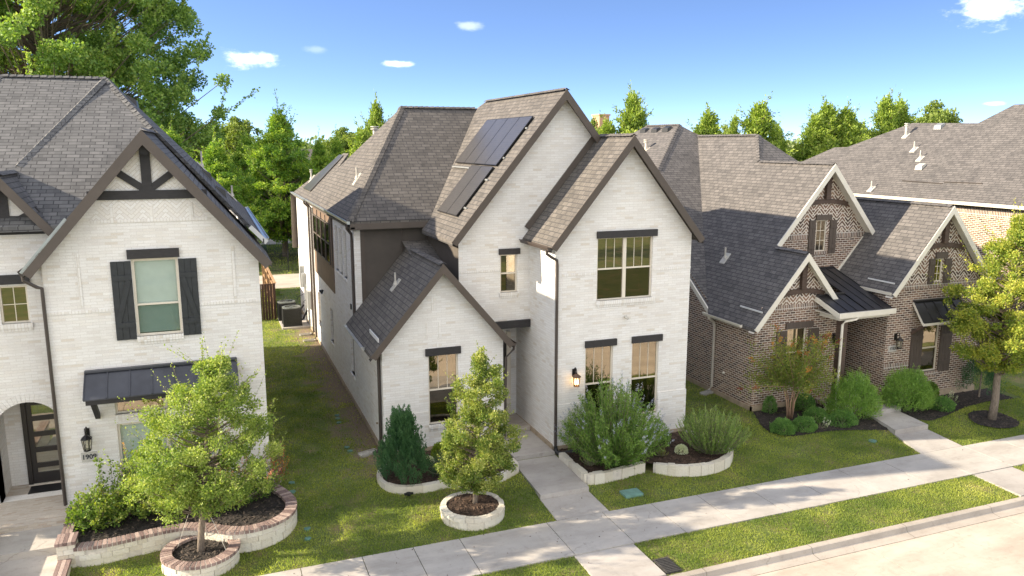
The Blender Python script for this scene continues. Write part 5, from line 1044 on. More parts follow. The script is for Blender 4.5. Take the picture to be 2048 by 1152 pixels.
yt = tree((25.05, 18.5, -.15), 'young tree with bright yellow-green leaves and leaning trunk at the right edge', [(1.7, .8), (2.3, 1.55), (3.2, 1.95), (4.2, 1.9), (5.1, 1.45), (6.0, .85), (6.8, .2)], n=240, leaves=70000, ll=.072, lw=.046, tr=.12, th=5.8, mat='leaf_elm', shoots=170, sl=.85, rc=.12, lean=(.07, .02), inner=.25)
copy_tree(yt, (-7.9, 22.0, -.1), 'unseen tree added beyond the left edge to shade the left walk', 2., .62)  # out-of-view tree, added so the left porch and walk fall in shade
# crape myrtle: several bare stems and a vase of branches
def myrtle():
    loc = (17.98, 20.5, .0); root = empty('crape_myrtle', loc, label='multi-stemmed crape myrtle with red and orange tips before the brown brick house', cat='small tree'); root['own_origin'] = 1
    tb = MB(); Cs, Ds, Ts = [], [], []; Rc, Rd = [], []
    for i in range(5):
        a = i * 1.3 + .4; q = Vector((math.cos(a) * .22, math.sin(a) * .12, 0)); t = Vector((math.cos(a) * .32, math.sin(a) * .28, 1.2)); tb.tube([q * .4, q * .7 + Vector((0, 0, .6)), t], [.032, .026, .02], 7)
        for j in range(17):
            b = a + rng.normal(0, .75); s_ = rng.uniform(.25, 1.); e = np.array([math.cos(b) * 2.05 * s_, math.sin(b) * 1.4 * s_, rng.uniform(1.5, 3.4) - .75 * s_ * rng.uniform(.3, 1.5)]); m_ = (np.array(t) * .45 + e * .55) + np.array([0, 0, .05]); tb.tube([t, Vector(m_), Vector(e)], [.012, .008, .003], 4, cap=False)
            n_ = 150; u = rng.uniform(.12, 1., n_)[:, None]; p = (1 - u) ** 2 * np.array(t) + 2 * u * (1 - u) * m_ + u ** 2 * e + rng.normal(size=(n_, 3)) * .10; Cs.append(p); Ds.append(rng.normal(size=(n_, 3)) + (e - m_)); Ts.append(.35 + .35 * u[:, 0] + rng.normal(0, .15, n_))
            if rng.uniform() < .42: k = 26; u = rng.uniform(.86, 1.06, k)[:, None]; Rc.append(m_ + (e - m_) * u + rng.normal(size=(k, 3)) * .035); Rd.append(rng.normal(size=(k, 3)) + (e - m_))
    o = tb.build('stems', 'smooth_bark', None, smooth=True); o.parent = root; C_ = np.concatenate(Cs); o = leafmesh('foliage', C_, np.concatenate(Ds), .068, .038, np.concatenate(Ts), 'leaf_myrtle'); o.parent = root
    C_ = np.concatenate(Rc); tt = np.repeat(rng.uniform(0, 1, len(Rc)), 26); o = leafmesh('leaves', C_, np.concatenate(Rd), .065, .04, tt, 'leaf_myrtle_red'); o.parent = root
myrtle()
# --- beds of the middle house
p1 = smooth([(4.30, 21.5), (4.0, 21.05), (3.93, 20.5), (4.08, 20.05), (4.45, 19.78), (5.0, 19.72), (5.6, 19.78), (6.1, 19.70), (6.6, 19.45), (7.0, 19.55), (7.4, 19.75)], 2) + [(7.82, 19.98), (7.88, 20.6)]
r = empty('planter_wall', (5, 19.8, -.1), label='low white limestone edging wall curving around the bed left of the front walk', cat='planter'); arc_wall(r, p1, -.13, .06, .14, 'limestone', False, rows=1)
mulch_bed(p1 + [(7.88, 22.1), (4.42, 22.1)], .005, 'mulch_brown', 'brown mulch in the bed below the low left gable')
p2 = [(9.42, 20.45), (9.42, 18.75)] + smooth([(9.42, 18.72), (10.2, 18.68), (11.1, 18.85), (11.35, 18.86)], 1)
p3 = smooth([(11.62, 18.78), (12.1, 18.45), (12.7, 18.2), (13.4, 18.2), (14.1, 18.5), (14.45, 18.95), (14.5, 19.6), (14.2, 20.3), (14.0, 20.75)], 2)
r = empty('planter_wall', (10, 18.7, -.1), label='white limestone edging wall along the right side of the walk', cat='planter'); arc_wall(r, p2, -.16, .07, .16, 'limestone', False, rows=1)
r = empty('planter_wall', (13, 18.3, -.1), label='curved white limestone edging wall at the right corner of the middle house', cat='planter'); arc_wall(r, p3, -.20, .05, .15, 'limestone', False, rows=1)
mulch_bed([(9.5, 20.45)] + [(9.5, 18.8), (10.2, 18.76), (11.1, 18.93), (11.5, 18.9)] + p3[1:] + [(14.0, 20.8), (9.5, 20.8)], .0, 'mulch_brown', 'brown mulch in the bed below the right gable')
spikes((10.62, 19.42, .0), 'large bush with arching stems and lilac flower spikes before the right gable', 'flowering_bush', 'bush', 2.75, 1.62, 300, 'leaf_vitex', .085, .024, per=130, spread=1., up=.5, thick=.075, flower='flower_lilac', nf=120, prof=[(0, .98), (.45, .80), (.8, .55), (1., .32)], base=.05)
spikes((13.75, 18.95, .0), 'feathery light green bush at the right corner of the white middle house', 'feathery_bush', 'bush', 1.28, 1.15, 210, 'leaf_feather', .075, .018, per=60, spread=1., up=1.5, thick=.020, prof=[(0, 1.), (.6, .92), (1., .62)], base=.22)
ball((12.55, 20.1, .0), 'small yellow-green shrub beside the lilac flowering bush', 'shrub', 'shrub', .42, .40, .62, 2200, 'leaf_privet', .05, .022, rough=.2, lump=.12)
ball((12.84, 19.20, .0), 'round clump of creamy white chrysanthemums in the right bed', 'chrysanthemum', 'flowers', .19, .19, .19, 1500, 'flower_white', .035, .028, rough=.05)
ball((5.48, 21.15, .0), 'small white chrysanthemum clump behind the conifer', 'chrysanthemum', 'flowers', .19, .19, .17, 1200, 'flower_white', .03, .018, rough=.08)
ball((5.95, 21.5, .0), 'small yellow-green shrub under the ground-floor window of the low gable', 'shrub', 'shrub', .27, .25, .36, 1400, 'leaf_yellow', .055, .03, rough=.12)
spikes((5.85, 20.35, .0), 'low spreading dark juniper behind the slim tree', 'juniper', 'shrub', .62, .78, 70, 'leaf_juniper', .05, .014, per=60, spread=1., up=.8, thick=.05, prof=[(0, 1.), (1., .55)], base=.2)
spikes((9.85, 19.35, .0), 'small wispy shrub in the corner by the front walk', 'shrub', 'shrub', .50, .33, 40, 'leaf_feather', .04, .009, per=34, spread=1., up=1., thick=.02, prof=[(0, 1.), (1., .7)])
spikes((12.15, 19.25, .0), 'tiny reddish shrub between the lilac bush and chrysanthemums', 'shrub', 'shrub', .26, .24, 30, 'leaf_myrtle', .035, .012, per=24, spread=1., up=.8, thick=.02)
flames((4.55, 20.35, .0), 'dense dark green upright conifer at the corner of the low gable', 'conifer', 'conifer', 2.02, .66, 260, 'leaf_juniper', per=120, ll=.06, lw=.022, fl=.5, fr=.08)
# --- left house bed
for k, (x, y, h, rr, nn, lab) in enumerate(((-3.0, 20.05, 1.0, .75, 80, 'green rose bush at the left end of the brick-capped bed'), (-2.1, 20.4, 1.15, .85, 85, 'broad leafy shrub second from the left in the brick-capped bed'), (-1.25, 20.55, 1.0, .7, 60, 'low leafy shrub behind the young tree trunk'))):
    spikes((x, y, .18), lab, 'leafy_shrub', 'shrub', h, rr, nn, 'leaf_rose', .075, .05, per=46, spread=1., up=.35, thick=.085, prof=[(0, 1.), (.6, .8), (1., .35)])
spikes((-2.65, 20.4, .2), 'tall thin rose canes rising above the leafy shrubs, left of the young tree', 'rose_canes', 'shrub', 1.75, .5, 8, 'leaf_rose', .08, .055, per=60, spread=1., up=.3, thick=.06, prof=[(0, 1.), (1., .75)], base=.5)
spikes((-1.95, 20.55, .2), 'tall rose canes with orange buds beside the young tree', 'rose_canes', 'shrub', 2.0, .7, 12, 'leaf_rose', .075, .05, per=52, spread=1., up=.3, thick=.06, prof=[(0, 1.), (1., .7)], base=.5, flower='flower_orange', nf=5)
for x, y, h, lab in ((-.15, 20.15, 1.0, 'rose bush with coral flowers just right of the young tree trunk'), (.62, 20.2, 1.1, 'rose bush with coral flowers in the right bend of the brick-capped bed')):
    spikes((x, y, .18), lab, 'rose_bush', 'shrub', h, .72, 70, 'leaf_rose', .06, .04, per=42, spread=1., up=.35, thick=.075, prof=[(0, 1.), (.6, .85), (1., .4)], flower='flower_pink', nf=26)
spikes((1.25, 21.1, .1), 'shrub with reddish leaves at the corner of the left house', 'red_shrub', 'shrub', 1.45, .35, 22, 'leaf_myrtle_red', .05, .03, per=24, spread=1., up=.3, thick=.05, prof=[(0, 1.), (1., .6)])
m = MB(); m.tube([(1.18, 21.38, .0), (1.22, 21.36, .10), (1.24, 21.38, .16)], [.17, .16, .07], 7); m.build('rock', 'rock', None, label='pale rock on the grass at the corner of the left house', cat='rock')
# --- right house bed
bed = smooth([(17.2, 21.45), (16.85, 20.6), (16.7, 19.8), (17.3, 19.4), (18.6, 19.45), (19.5, 19.25), (20.8, 18.8)]) + [(20.95, 19.9), (20.9, 21.5)]
mulch_bed(bed, lambda x, y: gz(x, y) + .03, 'mulch_black', 'black mulch in the bed left of the path to the brick house')
mulch_bed(smooth([(22.3, 20.7), (22.25, 19.3), (22.7, 18.95), (23.8, 19.2), (25.0, 19.55), (26.3, 19.7), (27.6, 19.6)]) + [(27.6, 20.7)], lambda x, y: gz(x, y) + .03, 'mulch_black', 'black mulch in the bed right of the path to the brick house')
mulch_bed(oval(25.0, 18.4, .85, .72), lambda x, y: gz(x, y) + .05, 'mulch_black', 'ring of black mulch around the rightmost tree trunk')
for (x, y, a, b, c, lab) in ((17.15, 19.85, .42, .38, .36, 'round boxwood ball at the left end of the brick house bed'), (18.0, 19.8, .40, .38, .36, 'boxwood ball second from the left in the brick house bed'), (18.95, 20.35, .44, .38, .36, 'boxwood ball third from the left, nearest the porch post'), (19.55, 19.75, .50, .42, .42, 'boxwood ball beside the large left hedge bush'), (24.05, 19.7, .48, .38, .36, 'rounded boxwood right of the large right hedge bush')):
    ball((x, y, gz(x, y)), lab, 'boxwood', 'shrub', a, b, c, 5200, 'leaf_box', .034, .022, group='clipped boxwood balls by the brick house', rough=.10, lump=.17, stray=60)
ball((23.38, 19.85, -.08), 'small yellow-green ball shrub between the boxwoods at the right', 'shrub', 'shrub', .26, .26, .32, 1800, 'leaf_privet', .035, .02, rough=.07)
ball((20.35, 20.1, -.06), 'large spiky green bush left of the steps to the brick house', 'hedge_bush', 'bush', .95, .72, 1.15, 11000, 'leaf_privet', .085, .017, group='large bushes flanking the steps', rough=.16, spiky=.9, lump=.16, stray=420)
ball((22.75, 20.05, -.06), 'large spiky green bush right of the steps to the brick house', 'hedge_bush', 'bush', .98, .70, 1.10, 11000, 'leaf_privet', .085, .017, group='large bushes flanking the steps', rough=.16, spiky=.9, lump=.16, stray=420)
ball((24.25, 20.4, 0), 'small dark broadleaf shrub under the right shuttered window', 'shrub', 'shrub', .32, .28, .50, 1800, 'leaf_rose', .06, .04, rough=.12)
ball((17.75, 21.25, 0), 'small dark shrub behind the crape myrtle stems', 'shrub', 'shrub', .25, .22, .48, 1200, 'leaf_box', .05, .03, rough=.12)
ball((19.1, 21.15, 0), 'dark shrub against the brick wall under the left window', 'shrub', 'shrub', .48, .34, .42, 2200, 'leaf_box', .06, .03, rough=.14)
flames((26.4, 20.1, -.05), 'dark upright conifer behind the rightmost tree trunk', 'conifer', 'conifer', 1.75, .72, 110, 'leaf_juniper', per=80, ll=.06, lw=.018, fl=.45, fr=.08)
for x, y, lab in ((18.6, 19.75, 'pale flowering tuft between the boxwood balls, left of the porch'), (19.35, 20.5, 'pale flowering tuft beside the porch post base'), (25.0, 20.1, 'pale flowering tuft in the bed under the right window'), (23.6, 19.9, 'pale flowering tuft beside the rounded boxwood at the right')):
    spikes((x, y, gz(x, y)), lab, 'flower_tuft', 'flowers', .26, .25, 14, 'leaf_feather', .07, .007, per=10, spread=1., up=1.5, thick=.01, flower='flower_white', nf=5, group='pale flower tufts')
# --- small things on the lawns
def disc(x, y, r_, mat, lab, nm='valve_cover', cat='valve cover', grp='round green irrigation valve covers'):
    z = gz(x, y); m = MB(); m.cyl((x, y), r_, z - .02, z + .03, 18); m.cyl((x, y), r_ * .75, z + .03, z + .036, 18); m.build(nm, mat, None, label=lab, cat=cat, group=grp)
for (x, y, lab) in ((1.62, 21.2, 'green valve cover in the grass right of the left house, upper of two'), (1.60, 20.8, 'green valve cover in the grass right of the left house, lower of two'), (1.75, 18.8, 'green valve cover just outside the planter bend, upper of two'), (1.72, 18.42, 'green valve cover just outside the planter bend, lower of two'),
                    (3.62, 26.3, 'green valve cover in the side yard, farthest of three'), (3.60, 25.95, 'green valve cover in the side yard, middle of three'), (3.57, 25.55, 'green valve cover in the side yard, nearest of three'), (3.46, 23.25, 'green valve cover on the dirt near the splash block, upper'), (3.50, 22.92, 'green valve cover on the dirt near the splash block, lower')):
    disc(x, y, .085, 'valve_green', lab)
disc(19.6, 18.45, .13, 'cover_teal', 'round teal cover in the lawn of the brick house', 'meter_cover', 'utility cover', None)
m = MB(); m.box(10.08, 10.62, 17.62, 18.0, -.32, -.235); m.box(10.13, 10.57, 17.67, 17.95, -.235, -.228); m.build('meter_cover', 'cover_teal', None, label='rectangular teal utility cover in the lawn right of the walk', cat='utility cover')
m = MB(); m.box(8.85, 9.0, 14.05, 14.55, -.4, -.30)
m = MB(); m.box(8.95 + .15, 9.5, 14.0, 14.6, -.4, -.325)
for k in range(9): m.box(9.13, 9.47, 14.04 + k * .062, 14.075 + k * .062, -.325, -.312)
m.build('drain_grate', 'grate', None, label='dark drain grate in the grass strip beside the kerb', cat='grate')
def splash(x, y, rz, lab):
    m = MB(); m.box(-.28, .28, -.13, .13, -.02, .045); m.box(-.28, .28, -.13, -.10, .045, .085); m.box(-.28, .28, .10, .13, .045, .085); m.box(.25, .28, -.10, .10, .045, .085); o = m.build('splash_block', 'splash', None, label=lab, cat='splash block', group='concrete splash blocks below the downspouts'); o.location = (x, y, 0); o.rotation_euler = (0, 0, rz)
splash(3.98, 22.5, .35, 'concrete splash block at the front corner of the middle house'); splash(4.0, 37.3, .1, 'nearer splash block far down the side yard'); splash(3.98, 38.6, .1, 'farther splash block far down the side yard'); splash(16.95, 23.8, .3, 'splash block under the cream downspout of the brick house')
m = MB(); m.tube([(4.5, 19.5, -.1), (4.5, 19.5, -.02)], [.05, .07], 8); m.bar((4.38, 19.5, -.05), (4.62, 19.5, -.05), .06, .05); m.build('path_light', 'black_plastic', None, label='small black spotlight on the grass in front of the conifer bed', cat='spotlight')
# --- air conditioners on their pad
m = MB(); m.box(3.02, 4.38, 40.1, 43.1, -.05, .10); m.build('equipment_pad', 'walk_concrete', None, label='concrete pad under the air conditioners', cat='concrete pad')
def ac(x, y, lab):
    root = empty('air_conditioner', (x, y, .10), label=lab, cat='air conditioner', group='air conditioners beside the middle house'); m = MB(); w_ = .43
    m.box(x - w_, x + w_, y - w_, y + w_, .10, .98)
    for k in range(11):
        z = .18 + k * .07; m.box(x - w_ - .012, x + w_ + .012, y - w_ - .012, y + w_ + .012, z, z + .03)
    for a in (-1, 1):
        for b in (-1, 1): m.box(x + a * w_ - .03, x + a * w_ + .03, y + b * w_ - .03, y + b * w_ + .03, .10, 1.02)
    m.build('cabinet', 'ac_body', root); m = MB(); N = 20
    for k in range(N):
        a, b = 2 * math.pi * k / N, 2 * math.pi * (k + 1) / N; m.hexa([(x + .33 * math.cos(a), y + .33 * math.sin(a), 1.0), (x + .46 * math.cos(a), y + .46 * math.sin(a), 1.0), (x + .46 * math.cos(b), y + .46 * math.sin(b), 1.0), (x + .33 * math.cos(b), y + .33 * math.sin(b), 1.0),
            (x + .33 * math.cos(a), y + .33 * math.sin(a), 1.06), (x + .46 * math.cos(a), y + .46 * math.sin(a), 1.05), (x + .46 * math.cos(b), y + .46 * math.sin(b), 1.05), (x + .33 * math.cos(b), y + .33 * math.sin(b), 1.06)])
    m.build('top_ring', 'ac_ring', root); m = MB(); m.cyl((x, y), .09, 1.0, 1.05, 12)
    for k in range(10): a = math.pi * 2 * k / 10; m.bar((x, y, 1.035), (x + .34 * math.cos(a), y + .34 * math.sin(a), 1.03), .012, .012)
    for r_ in (.16, .24): m.tube([(x + r_ * math.cos(t), y + r_ * math.sin(t), 1.035) for t in [6.2832 * i / 20 for i in range(21)]], .007, 4)
    m.build('fan_guard', 'ac_ring', root)
    m = MB(); m.tube([(x + w_, y, .3), (x + w_ + .15, y + .05, .35), (4.36, y + .2, .75)], .045, 8); m.tube([(x + w_, y + .1, .5), (x + w_ + .2, y + .1, 1.25), (4.36, y + .3, 1.3)], .018, 6); m.build('refrigerant_line', 'black_plastic', root)
ac(3.55, 40.75, 'nearer of the two black air conditioners beside the middle house'); ac(3.45, 42.3, 'farther of the two black air conditioners beside the middle house')
# --- fences
root = empty('wood_fence', (2.9, 42.8, 0), label='dark stained board fence panel beside the left house, with its lighter inner side', cat='fence'); m = MB(); x = 1.12
while x < 2.95: m.box(x, x + .13, 42.78, 42.80, 0, 1.9); x += .142
m.box(1.1, 2.98, 42.76, 42.84, 1.9, 1.94); m.build('board_panel', 'fence_wood', root); m = MB(); y = 42.9
while y < 52: m.box(2.95, 2.97, y, y + .13, 0, 1.95); y += .142
m.build('board_panel', 'fence_wood', root); m = MB(); m.box(2.90, 3.02, 42.8, 52, 1.95, 1.99)
for z in (.35, 1.0, 1.65): m.box(2.89, 2.95, 42.9, 52, z, z + .09)
m.build('rail', 'fence_pale', root); m = MB()
for y in (43.0, 45.2, 47.4, 49.6, 51.8): m.box(2.84, 2.94, y, y + .1, 0, 1.93)
m.each('fence_post', 'fence_pale', root)
root = empty('iron_fence', (4, 59, 0), label='black iron picket fence across the lawn behind the houses', cat='fence'); m = MB(); x = -12.
while x < 60: m.box(x - .008, x + .008, 59.0, 59.016, .05, 1.55); x += .11
m.build('pickets', 'iron', root, kind='stuff'); m = MB(); m.box(-12, 60, 58.99, 59.02, .15, .18); m.box(-12, 60, 58.99, 59.02, 1.35, 1.38); m.build('rail', 'iron', root); x = -12.1
while x < 60: m = MB(); m.box(x, x + .06, 58.98, 59.04, 0, 1.68); m.each('fence_post', 'iron', root); x += 2.45

# ================================================================ BACKGROUND TREES
tree((-13.2, 85, 0), 'huge broadleaf tree rising behind the left house', [(2.5, 8), (5, 12.5), (9, 14.2), (14, 15.2), (20, 15), (26, 13), (31, 8), (34, 2)], n=850, leaves=340000, ll=.27, lw=.20, tr=.42, th=24, mat='leaf_cotton', rc=.072, inner=.3, up=.1, shoots=160, sl=3.2, sleaf=70)
tree((-30, 83, 0), 'broadleaf tree at the left edge behind the left house roof', [(3, 3.6), (7.6, 6.4), (12.6, 7.1), (17, 4.5), (20, 1.2)], n=190, leaves=50000, ll=.25, lw=.18, tr=.35, mat='leaf_cotton', rc=.15, up=.1)
cy = tree((5.6, 67, 0), 'tall feathery cypress standing beyond the iron fence', [(2.2, 2.8), (3.6, 4.2), (5.5, 4.0), (7.5, 3.2), (9.3, 2.0), (10.6, .9), (11.6, .2)], n=330, leaves=80000, ll=.20, lw=.085, tr=.24, mat='leaf_cypress', rc=.125, inner=.15, droop=.10, flat=.5, up=.0, shoots=170, sl=1.25, sleaf=30, group='feathery cypresses beyond the iron fence')
for x, y, s_, sz_, rz, lab in ((.6, 63, .92, .78, 1.1, 'dark green cypress just right of the left house roof'), (-2.6, 70, 1.05, .86, 2.3, 'yellow-green cypress behind the dark one, right of the left house'), (9.6, 74, .62, .80, 3.4, 'small cypress with bare lower trunk, left of the middle house roof'), (11.8, 78, .62, .82, .4, 'small cypress right behind the middle house roof edge'), (3.2, 72.5, .8, .83, 4.4, 'cypress filling the gap behind the tallest cypress'), (-6.5, 74, 1.1, .92, 5.1, 'cypress half hidden behind the left house roof'), (8.2, 64.5, .55, .55, 2.7, 'short cypress beside the rear roof of the middle house')):
    copy_tree(cy, (x, y, 0), lab, rz, s_, sz_)
rd = tree((-3, 96, 0), 'rounded tree far behind the cypresses, left of two', [(2, 2.5), (4.5, 4.6), (7.5, 4.8), (10, 3.4), (11.6, 1.2)], n=150, leaves=30000, ll=.27, lw=.20, tr=.3, mat='leaf_broad', rc=.16, group='rounded trees far behind the houses')
for x, y, s_, sz_, rz, lab in ((4, 112, 1.0, 1.04, 1., 'rounded tree far behind the cypresses, right of two'), (32.2, 64, .42, .93, 2.2, 'pale tree with bare twigs beside the tan building top'), (60.5, 66, .62, 1.0, 3., 'broad tree between the two groups of cedars at the right'), (67.5, 70, .8, .97, .6, 'low rounded tree right of the tall cedars'), (77, 68, 1.0, 1.14, 1.9, 'broad dark oak above the far right roof'), (86, 74, .9, 1.0, 4.9, 'rounded tree at the far right above the ridge'), (47.8, 66, .4, .9, 5.6, 'small rounded tree low between the cedars'), (19, 120, 1., .95, 2.9, 'rounded tree beyond the middle house roof')):
    copy_tree(rd, (x, y, 0), lab, rz, s_, sz_)
cd = tree((34.2, 60.5, 0), 'pointed cedar above the ridge between the two houses', [(1, 1.8), (4, 2.4), (8, 2.3), (10.2, 1.6), (11.7, .8), (12.8, .12)], n=190, leaves=34000, ll=.28, lw=.11, tr=.2, mat='leaf_cedar', rc=.22, inner=.3, flat=1.5, up=1.2, limb=False, shoots=70, sl=1.3, sleaf=40, group='upright cedars behind the houses')
for x, y, s_, sz_, rz, lab in ((32.4, 61.5, .8, .86, 1., 'lower cedar left of the pointed cedar'), (41.6, 60, .95, .93, 2.1, 'single cedar showing above the brown ridge'), (45.0, 61, .45, .90, 3.1, 'thin cedar left of the tall dark cedar'), (47.2, 60.3, 1.1, .99, 4., 'tall cedar above the dark hip of the brick house'), (50.2, 61.5, .75, .83, 5., 'short cedar right of the tall one'), (53.9, 60.5, .9, .92, .5, 'cedar at the left of the thick row'), (55.6, 61, 1., 1.0, 1.6, 'tallest cedar of the thick row'), (57.4, 60.5, 1., .97, 2.6, 'cedar right of the tallest in the thick row'), (58.9, 61.5, .9, .93, 3.6, 'rightmost cedar of the thick row'), (62.3, 60.5, .85, 1.06, 4.6, 'left cedar of the pair beside the far right roof'), (64.6, 61, .95, 1.04, 5.6, 'right cedar of the pair beside the far right roof'), (12.3, 61, .85, .95, 2.9, 'cedar rising behind the left slope of the middle house roof'), (11.0, 60.0, .95, .80, .9, 'shorter cedar behind the left slope of the middle house roof')):
    copy_tree(cd, (x, y, 0), lab, rz, s_ * (1.22 if x > 20 else .85), sz_ * .96)
# houses and woods in the distance
def far_house(x, y, w_, d_, h_, rz, lab, wm, rm):
    root = empty('distant_house', (x, y, 0), label=lab, cat='house', group='distant houses among the trees'); root['own_origin'] = 1; root.rotation_euler = (0, 0, rz); m = MB(); m.box(-w_ / 2, w_ / 2, -d_ / 2, d_ / 2, 0, h_); o = m.build('wall', wm, None); o.parent = root
    m = MB(); e = .5; t = h_ + d_ * .3
    m.slab([(-w_ / 2 - e, -d_ / 2 - e, h_), (w_ / 2 + e, -d_ / 2 - e, h_), (w_ / 2 - d_ * .3, 0, t), (-w_ / 2 + d_ * .3, 0, t)], .2); m.slab([(w_ / 2 + e, d_ / 2 + e, h_), (-w_ / 2 - e, d_ / 2 + e, h_), (-w_ / 2 + d_ * .3, 0, t), (w_ / 2 - d_ * .3, 0, t)], .2)
    m.slab([(-w_ / 2 - e, d_ / 2 + e, h_), (-w_ / 2 - e, -d_ / 2 - e, h_), (-w_ / 2 + d_ * .3, 0, t)], .2); m.slab([(w_ / 2 + e, -d_ / 2 - e, h_), (w_ / 2 + e, d_ / 2 + e, h_), (w_ / 2 - d_ * .3, 0, t)], .2); o = m.build('roof', rm, None); o.parent = root
    for k in range(4): m = MB(); a = -w_ / 2 + w_ * (k + .5) / 4; m.box(a - .6, a + .6, -d_ / 2 - .03, -d_ / 2 + .01, 1, 2.6); o = m.build('window', 'interior', None); o.parent = root
far_house(19, 150, 15, 9, 4.2, .1, 'pale distant house left of the middle house roof', 'cream_trim', 'shingle_grey'); far_house(26, 196, 16, 10, 5, -.2, 'distant grey-roofed house among the trees, farthest', 'cream_trim', 'shingle_taupe'); far_house(6, 175, 14, 9, 4, .2, 'distant house behind the tall cypress', 'plaque', 'shingle_brown'); far_house(22.5, 122, 12, 8, 3.6, -.1, 'distant low house with brown roof beside the rear roof edge', 'brown_siding', 'shingle_brown')
m = MB(); m.box(46.2, 47.6, 90, 92, 0, 12.9); m.box(46.1, 47.7, 89.9, 92.1, 12.7, 12.9)
m.build('tan_building', plain('tan_building', (.50, .30, .18), .8), None, label='top of a tan building beside the pale tree above the ridge', cat='building')
NW = 520; ang = rng.uniform(-.45, 1.25, NW); dist = rng.uniform(135, 620, NW); ang[:60] = rng.uniform(-.05, .2, 60)
cx, cy_ = np.sin(ang) * dist, np.cos(ang) * dist; k = ~((dist < 215) & (ang > .02) & (ang < .17)); cx, cy_, dist = cx[k], cy_[k], dist[k]; hh = rng.uniform(6, 11.5, len(cx)); per = 170
idx = np.repeat(np.arange(len(cx)), per); d = unit(rng.normal(size=(len(idx), 3))) * rng.uniform(.5, 1, (len(idx), 1)); Pw = np.stack([cx[idx] + d[:, 0] * 4.5, cy_[idx] + d[:, 1] * 4.5, hh[idx] * (.55 + .45 * d[:, 2])], 1)
leafmesh('woods', Pw, d + rng.normal(size=d.shape) * .5, 1.5, 1.1, .5 + rng.normal(0, .13, len(cx))[idx] + rng.normal(0, .12, len(idx)), 'far_leaf', kind='stuff', label='hazy band of distant trees on the horizon')
# trees across the street, behind the drone; the windows mirror them
ta = tree((6, -14, -.35), 'street tree across the road, mirrored in the windows', [(2, 2), (4, 3.2), (6.5, 3.2), (8.5, 1.6), (9.5, .4)], n=60, leaves=12000, ll=.2, lw=.14, tr=.22, mat='leaf_elm', rc=.25, group='trees across the road')
copy_tree(ta, (22, -17, -.35), 'second street tree across the road', 1.2, 1.1); copy_tree(ta, (-9, -16, -.35), 'third street tree across the road, to the left', 2.4, 1.)

# ================================================================ GRASS
def grass(regions, excl, nm, lab):
    Cs, Ds, Ls, Ts = [], [], [], []
    for x0, x1, y0, y1, dens, hgt in regions:
        n = int((x1 - x0) * (y1 - y0) * dens); X = rng.uniform(x0, x1, n); Y_ = rng.uniform(y0, y1, n); k = np.ones(n, bool)
        for p in excl: k &= ~inside(p, X, Y_)
        pn = np.sin(X * 1.7 + 1.3 * np.sin(Y_ * 1.1)) * np.sin(Y_ * 2.1 + .9 * np.sin(X * .9)) + .5 * np.sin(X * 5.3 + 2) * np.sin(Y_ * 4.7)
        bare = (4.42 - X < .78 + .35 * np.sin(Y_ * 1.3 + .8) + .28 * np.sin(Y_ * 3.1 + X * 2) + .2 * np.sin(Y_ * 7.3)) & (Y_ > 21.6) & (X < 4.5); k &= ~(bare & (rng.uniform(0, 1, n) < .85)); bare2 = (X > 1) & (X < 4.5) & (Y_ > 22) & (np.sin(X * 2.9 + Y_ * .7) * np.sin(Y_ * 1.9 - X) > .62); k &= ~(bare2 & (rng.uniform(0, 1, n) < .6)); k &= ~((pn < -.75) & (rng.uniform(0, 1, n) < .45)); X, Y_, pn = X[k], Y_[k], pn[k]
        Z_ = np.array([gz(0, y) for y in Y_]); Cs.append(np.stack([X, Y_, Z_ + .0], 1)); m_ = len(X); Ds.append(np.stack([rng.normal(0, .5, m_), rng.normal(0, .5, m_), np.ones(m_)], 1)); Ls.append(hgt * rng.uniform(.55, 1.25, m_)); dry = np.clip(np.sin(X * .8 + 1.9 * np.sin(Y_ * .55)) * np.sin(Y_ * 1.25 + 1.1 * np.sin(X * .6)), 0, 1); Ts.append(.43 - .12 * pn + .26 * dry ** 2 + rng.normal(0, .12, m_))
    leafmesh(nm, np.concatenate(Cs), np.concatenate(Ds), np.concatenate(Ls), np.concatenate(Ls) * .28, np.concatenate(Ts), 'grass', kind='stuff', label=lab)
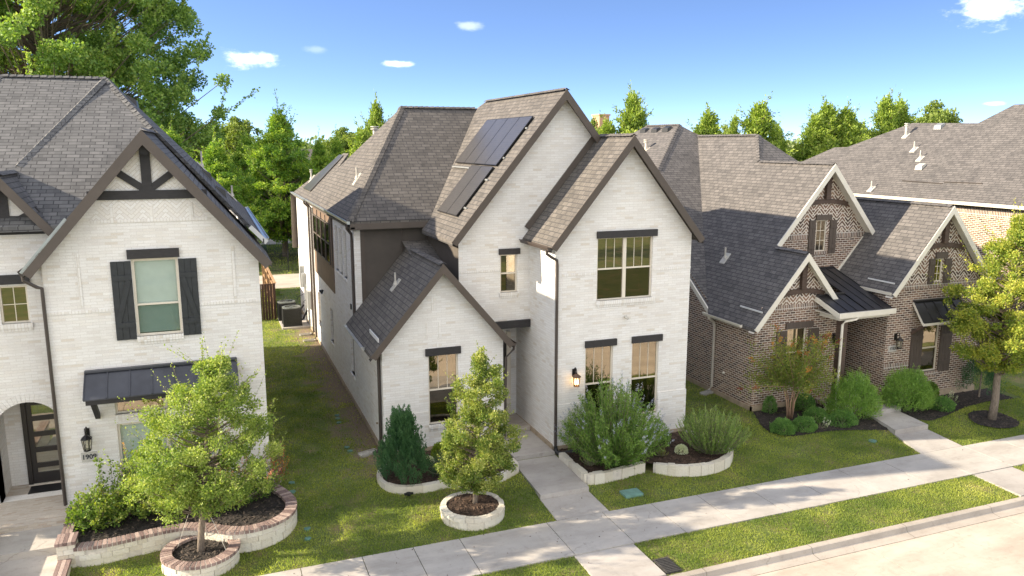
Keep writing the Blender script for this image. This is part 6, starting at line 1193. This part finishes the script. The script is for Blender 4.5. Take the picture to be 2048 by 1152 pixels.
ex = [[(7.80, 17), (9.34, 17), (9.34, 20.8), (7.9, 20.8)], [(20.18, 17), (22.05, 17), (22.3, 20.7), (20.95, 20.7), (20.6, 18.4)], oval(-.70, 18.22, .80), oval(5.88, 18.22, .80), oval(25.0, 18.4, .8, .68), lp + [(1.1, 23), (-3.9, 23), (-3.9, 18.8)],
      p1 + [(7.9, 23), (4.42, 23)], [(9.34, 20.5), (9.36, 18.66), (11.4, 18.82)] + p3[1:] + [(14, 22), (9.3, 22)], bed, [(22.25, 20.9), (22.25, 19.3), (22.7, 18.95), (23.8, 19.2), (25.0, 19.55), (26.3, 19.7), (28, 19.6), (28, 21)], [(-5.3, 16), (-3.62, 16), (-3.62, 21), (-5.3, 21)],
      [(4.42, 21), (14.0, 21), (14.0, 46), (4.42, 46)], [(17.2, 20.7), (27, 20.7), (27, 32), (17.2, 32)], [(7.45, 13.8), (9.07, 13.8), (9.07, 15.5), (7.45, 15.5)], [(20.33, 13.8), (21.97, 13.8), (21.97, 15.5), (20.33, 15.5)], [(9.08, 13.95), (9.55, 13.95), (9.55, 14.65), (9.08, 14.65)], [(3.0, 40), (4.5, 40), (4.5, 43.2), (3, 43.2)]]
grass([(-3.6, 29, 17.10, 20.9, 1500, .055), (-9, -5.3, 17.10, 20.9, 500, .055), (1.05, 4.42, 20.9, 30, 1300, .055), (1.05, 4.42, 30, 52, 450, .07), (13.98, 17.25, 20.9, 30, 900, .055), (26.9, 32, 20.9, 30, 200, .07), (3.5, 30, 13.90, 15.44, 2300, .05), (-12, 3.5, 13.90, 15.44, 700, .06), (-18, -9, 17.1, 21.5, 300, .07)], ex, 'grass', 'short lawn grass of the front yards, side yards and kerb strip')
grass([(-14, 40, 57.9, 75.8, 40, .16), (-6, 20, 46, 52, 110, .1)], [[(4.42, 21), (14.0, 21), (14.0, 46), (4.42, 46)]], 'grass', 'grass of the park beyond the rear lane')

# fallen leaves
n = 420; X = rng.uniform(-4, 28, n); Y_ = np.concatenate([rng.uniform(15.2, 20.5, n - 120), rng.uniform(13.3, 15.4, 120)]); k = rng.uniform(0, 1, n) < np.clip(.35 + np.exp(-((X - 1) / 3) ** 2) + np.exp(-((X - 7) / 2.5) ** 2), 0, 1); X, Y_ = X[k], Y_[k]
Zl = np.array([max(gz(0, y), -.298 if 15.42 < y < 17.12 else -1) for y in Y_]) + np.where((Y_ > 15.42) & (Y_ < 17.12), .006, .05); Zl = np.where(Y_ < 13.42, -.49, Zl); k = ~((Y_ > 13.4) & (Y_ < 13.95)); X, Y_, Zl = X[k], Y_[k], Zl[k]
leafmesh('fallen_leaves', np.stack([X, Y_, Zl], 1), np.stack([rng.normal(size=len(X)), rng.normal(size=len(X)), np.full(len(X), .1)], 1), .038, .026, rng.uniform(.5, 1, len(X)), 'mulch_brown', kind='stuff', label='scattered fallen leaves on lawn and pavement')
